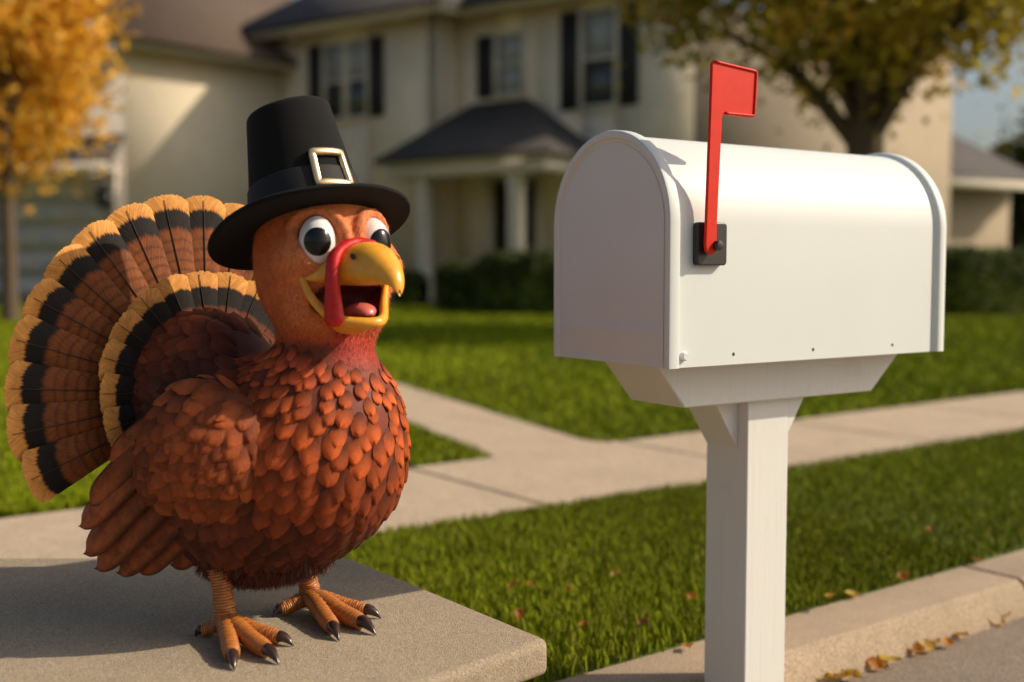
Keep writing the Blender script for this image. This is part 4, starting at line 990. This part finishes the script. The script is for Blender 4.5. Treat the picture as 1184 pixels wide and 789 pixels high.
# --- beak
def loft(sec, n=36, m=60, flatb=.55):
    q = sampling(np.array(sec, float), m); th = np.linspace(0, 2 * math.pi, n, endpoint=False); G = []
    for f, ut, ub, hw in q:
        mid = ub + (ut - ub) * .30; r = [];
        for a in th:
            c, s = math.cos(a), math.sin(a); yy = (ut - mid) * (abs(s) ** .95) if s > 0 else -(mid - ub) * (abs(s) ** .8); r.append(hp(f, hw * np.sign(c) * abs(c) ** .9, mid + yy))
        G.append(r)
    return np.array(G)
sec = [(46, -7, -12, 59), (56, -4, -15, 57), (66, 4, -18, 53), (76, 17, -19, 46), (86, 25, -19, 40), (100, 28, -19, 33), (116, 26, -18, 27.5), (132, 19, -17, 21.5), (144, 10, -18, 16), (154, -1, -20, 10.5), (160, -12, -25, 5.5), (162, -22, -29, 1.2)]
mb = MB(); G = loft(sec); mb.grid(G, closeu=True); beak = mk('upper_beak', mb, M['beak'], turkey, smooth=True)
for sgn in (-1, 1):
    mb = MB(); c = hp(114, sgn * 26.0, 12); th = np.linspace(0, 2 * math.pi, 14, endpoint=False)
    q = [c + K * (HF * 6.4 * math.cos(a) * .9 + ZU * (2.8 * math.sin(a) - 2.0 * math.cos(a)) + HR * sgn * (-1.4 * math.sin(a) + 1.2)) for a in th]; mb.add(np.array(q + [c + K * HR * sgn * -.5]), [[i, (i + 1) % 14, 14] for i in range(14)]); mk('nostril', mb, M['dark_hole'], beak)
rimp = np.array([(54, -56, -8), (61, -55, -20), (73, -51, -36), (89, -43, -50), (100, -30, -56), (110, -13, -58), (113, 0, -58), (109, 10, -56), (99, 19, -50), (86, 27, -40), (74, 36, -26), (62, 46, -12)], float)
q = sampling(rimp, 60); P = np.array([hp(*x) for x in q]); rad = np.interp(np.linspace(0, 1, 60), [0, .1, .35, .55, .8, 1], [3, 4.3, 5.4, 6, 4.6, 3.5]) * K
mb = MB(); mb.tube(P, rad, 14)
# scoop under the rim
G = []
for t in np.linspace(0, 1, 10):
    G.append([hp(x[0] * (1 - t) + 40 * t, x[1] * (1 - t), (x[2]) * (1 - t) + -68 * t - 9 * math.sin(math.pi * t) * 1.0) for x in q])
mb.grid(np.array(G)); jaw = mk('lower_beak', mb, M['beak'], turkey, smooth=True)
G = []
for t in np.linspace(0, 1, 10):
    G.append([hp(x[0] * (1 - t) + 44 * t - 2, x[1] * (1 - t) * .96, (x[2] + 1) * (1 - t) + -60 * t - 4 * math.sin(math.pi * t)) for x in q])
mb = MB(); mb.grid(np.array(G)); mk('mouth_lining', mb, M['mouth'], jaw, smooth=True)
tg = sampling(np.array([(50, 0, -58, 16), (68, 2, -49, 17), (82, 3, -46, 15), (92, 3, -48, 11), (97, 3, -52, 5)], float), 24)
mb = MB(); mb.tube(np.array([hp(*x[:3]) for x in tg]), tg[:, 3] * K, 20, flat=.55); mk('tongue', mb, M['tongue'], jaw, smooth=True)
# snood over the beak
sn_ = sampling(np.array([(100, 8, 25, 5), (92, -6, 28, 6.5), (91, -24, 23, 7.6), (93, -37, 12, 8.2), (96, -42, -4, 8.5), (98, -43, -20, 9.3), (99, -43, -36, 10.8), (99, -42, -48, 12), (99, -42, -57, 10.8), (99, -42, -62, 6)], float), 50)
P = np.array([hp(*x[:3]) for x in sn_]); rw = sn_[:, 3] * K * (1 + .03 * np.sin(np.linspace(0, 40, 50))); mb = MB(); mb.tube(P, rw, 18, flat=.8); mk('snood', mb, M['snood'], turkey, smooth=True)
# --- legs
def ringtube(mb, pts, n, freq, amp, seg=22, col=(.48, .165, .034)):
    q = sampling(np.array(pts, float), n); d = np.r_[0, np.cumsum(np.linalg.norm(np.diff(q[:, :3], axis=0), axis=1))]; ph = d * freq
    saw = np.abs(np.sin(ph * math.pi)) ** .55; rad = q[:, 3] * (1 - amp + amp * saw); P = q[:, :3]; Tn = nrm(np.gradient(P, axis=0)); up = V(0, 0, 1) if abs(Tn[0][2]) < .8 else V(0, 1, 0)
    a = nrm(np.cross(Tn, up[None] + 0 * Tn)); b = np.cross(Tn, a); th = np.linspace(0, 2 * math.pi, seg, endpoint=False)
    wob = 1 + .045 * np.sin(3 * th[None] + ph[:, None] * 2.1)
    G = P[:, None] + rad[:, None, None] * wob[..., None] * (np.cos(th)[None, :, None] * a[:, None] + np.sin(th)[None, :, None] * b[:, None])
    cc = np.array(col)[None] * (.22 + .78 * saw[:, None] ** 1.1); cc = cc * np.array([1, .8, .7]) ** (1 - saw[:, None]); cc = np.repeat(cc[:, None], seg, 1)
    mb.grid(G, None, cc, closeu=True, flip=True); mb.add(np.r_[G[-1], [P[-1]]], [[i, (i + 1) % seg, seg] for i in range(seg)], c=cc[-1, 0]); mb.add(np.r_[G[0], [P[0]]], [[(i + 1) % seg, i, seg] for i in range(seg)], c=cc[0, 0])
def leg(top, ank, toes, r=12.5):
    A_ = gz(*ank, SZ); mb = MB(); rr = r * K
    ringtube(mb, [[*top, rr * 1.05], [*(top * .6 + (A_ + V(0, 0, rr * 1.6)) * .4 + V(0.002, 0, 0)), rr * .93], [*(A_ + V(0, 0, rr * 2.2)), rr * 1.02], [*(A_ + V(0, -.002, rr * 1.15)), rr * 1.12]], 190, 250, .08)
    ends = []
    for (tp, w) in toes:
        E_ = gz(*tp, SZ); d = E_ - A_; L = np.linalg.norm(d); d = d / L; w *= K; k = .80
        pts = [[*(A_ + V(0, 0, rr * 1.5)), w * 1.05], [*(A_ + d * L * .22 + V(0, 0, w * 1.75)), w * 1.08], [*(A_ + d * L * .5 + V(0, 0, w * 1.22)), w * 1.0], [*(A_ + d * L * .70 + V(0, 0, w * .98)), w * .98], [*(A_ + d * L * k + V(0, 0, w * .92)), w * .80]]
        ringtube(mb, pts, 150, 300, .085); ends.append((A_ + d * L * (k - .03), d, L * (1.0 - k + .03), w))
    lg = mk('leg', mb, M['leg'], turkey, smooth=True)
    for P, d, l, w in ends:
        q = sampling(np.array([[*(P + V(0, 0, w * .98)), w * .70], [*(P + d * l * .35 + V(0, 0, w * 1.05)), w * .66], [*(P + d * l * .75 + V(0, 0, w * .62)), w * .38], [*(P + d * l * 1.03 + V(0, 0, w * .08)), w * .05]]), 16); m2 = MB(); m2.tube(q[:, :3], q[:, 3], 14); mk('claw', m2, M['claw'], lg, smooth=True)
leg(T(252, 655, -50), (260, 735), [((271, 776), 9.5), ((322, 769), 10), ((339, 748), 9), ((226, 737), 8)])
leg(T(350, 650, 30), (358, 707), [((392, 742), 10), ((434, 735), 10.5), ((440, 716), 9.5), ((316, 714), 9)])

# --- hat
hat = thing('pilgrim_hat', T(357, 262, -10), 'tall black felt hat with wide brim and square gold buckle on the turkey', 'hat')
def frame(t, q):
    e1 = V(math.cos(R(t)), 0, math.sin(R(t))); e2 = nrm(V(0, math.cos(R(q)), -math.sin(R(q)))); e2 = nrm(e2 - e1 * (e1 @ e2)); return e1, e2, np.cross(e1, e2)
NS = 96
ph = np.linspace(0, 2 * math.pi, NS, endpoint=False)
def ring(c, r, t, q, dz=0.): e1, e2, e3 = frame(t, q); return c + K * (r * np.cos(ph))[:, None] * e1 + K * (r * np.sin(ph))[:, None] * e2 + K * np.broadcast_to(dz, (NS,))[:, None] * e3
HB = T(359, 262, -12); HT = T(333, 131, -4)
def crown_ring(s, dr=0.):     # s 0..1 along the crown wall
    return ring(HB * (1 - s) + HT * s, 70 - 22 * s ** .85 + dr, 12.5 + 3.5 * s, 17 - 9 * s)
G = [crown_ring(s) for s in np.linspace(.0, .955, 26)]
for a in np.linspace(10, 90, 7): G.append(ring(HB * .03 + HT * .97 + (HT - HB) * .055 * math.sin(R(a)), 48.3 - 7 * (1 - math.cos(R(a))), 16, 8))
ct = HB * .03 + HT * .97 + (HT - HB) * .055
for k_ in (.7, .4, .1, .001): G.append(ring(ct + (HT - HB) * .018 * (1 - k_), 41.3 * k_, 16, 8))
mb = MB(); mb.grid(np.array(G), closeu=True); mk('crown', mb, M['felt'], hat, smooth=True)
def brimdrop(r): w = (r - 60) / 56; return -w * w * (9 * np.cos(ph) ** 2 * np.where(np.cos(ph) < 0, 1.4, -.6)) - w * 2
G = []
for r_b in np.linspace(58, 114, 14): G.append(ring(HB, r_b, 12.5, 17, brimdrop(r_b) + 2.6))
for a in np.linspace(75, -75, 7): G.append(ring(HB, 114 + 2.6 * math.cos(R(a)), 12.5, 17, brimdrop(114) + 2.6 * math.sin(R(a))))
for r_b in np.linspace(114, 58, 14): G.append(ring(HB, r_b, 12.5, 17, brimdrop(r_b) - 2.6))
mb = MB(); mb.grid(np.array(G), closeu=True, flip=True); mk('brim', mb, M['felt'], hat, smooth=True)
G = [crown_ring(s, d) for s, d in ((.0, .5), (.02, 1.6), (.35, 1.6), (.36, 1.2), (.365, .3))]
mb = MB(); mb.grid(np.array(G), closeu=True); mk('hat_band', mb, M['satin'], hat, smooth=True)
# buckle lies on the band where the head faces
def surf(s, a, d):           # point on crown at height s, azimuth a (deg; 0 = camera, + = right)
    cen = HB * (1 - s) + HT * s; e1, e2, e3 = frame(12.5 + 3.5 * s, 17 - 9 * s); r_ = 70 - 22 * s ** .85 + d; return cen + K * r_ * (math.sin(R(a)) * e1 - math.cos(R(a)) * e2)
def bk_box(s0, s1, a0, a1, d0, d1, mb):
    G = []; 
    for s in np.linspace(s0, s1, 8): G.append([surf(s, a, d1) for a in np.linspace(a0, a1, 8)])
    G = np.array(G); G2 = np.array([[surf(s, a, d0) for a in np.linspace(a0, a1, 8)] for s in np.linspace(s0, s1, 8)])
    mb.grid(G); mb.grid(G2, flip=True)
    for A_, B_ in ((G[0], G2[0]), (G2[-1], G[-1]), (G2[:, 0], G[:, 0]), (G[:, -1], G2[:, -1])): mb.grid(np.array([A_, B_]))
mb = MB(); s0, s1, a0, a1 = .18, .475, 25.0, 60.0; path = []
cor = [(s0, a0), (s1, a0 + 1), (s1, a1 + 1), (s0, a1), (s0, a0), (s1, a0 + 1)]
for i in range(4):
    (sa, aa), (sb, ab) = cor[i], cor[i + 1]
    for t in np.linspace(0, 1, 14, endpoint=False): path.append((sa + (sb - sa) * t, aa + (ab - aa) * t))
n_ = len(path); P = np.array([surf(s, a, 4.2) for s, a in path]); cenb = P.mean(0)
No = np.array([nrm(surf(s, a, 10) - surf(s, a, 0)) for s, a in path]); Tn = nrm(np.roll(P, -2, 0) - np.roll(P, 2, 0)); Bn = np.cross(Tn, No)
prof = [(-1, -1), (-1, .35), (-.65, .9), (.65, .9), (1, .35), (1, -1)]
G = np.array([[P[i] + Bn[i] * x * 3.9 * K + No[i] * y * 2.6 * K for x, y in prof] for i in range(n_)]); G = np.r_[G, G[:1]]
mb.grid(G, closeu=True); mk('buckle', mb, M['brass'], hat, smooth=True, angle=50)
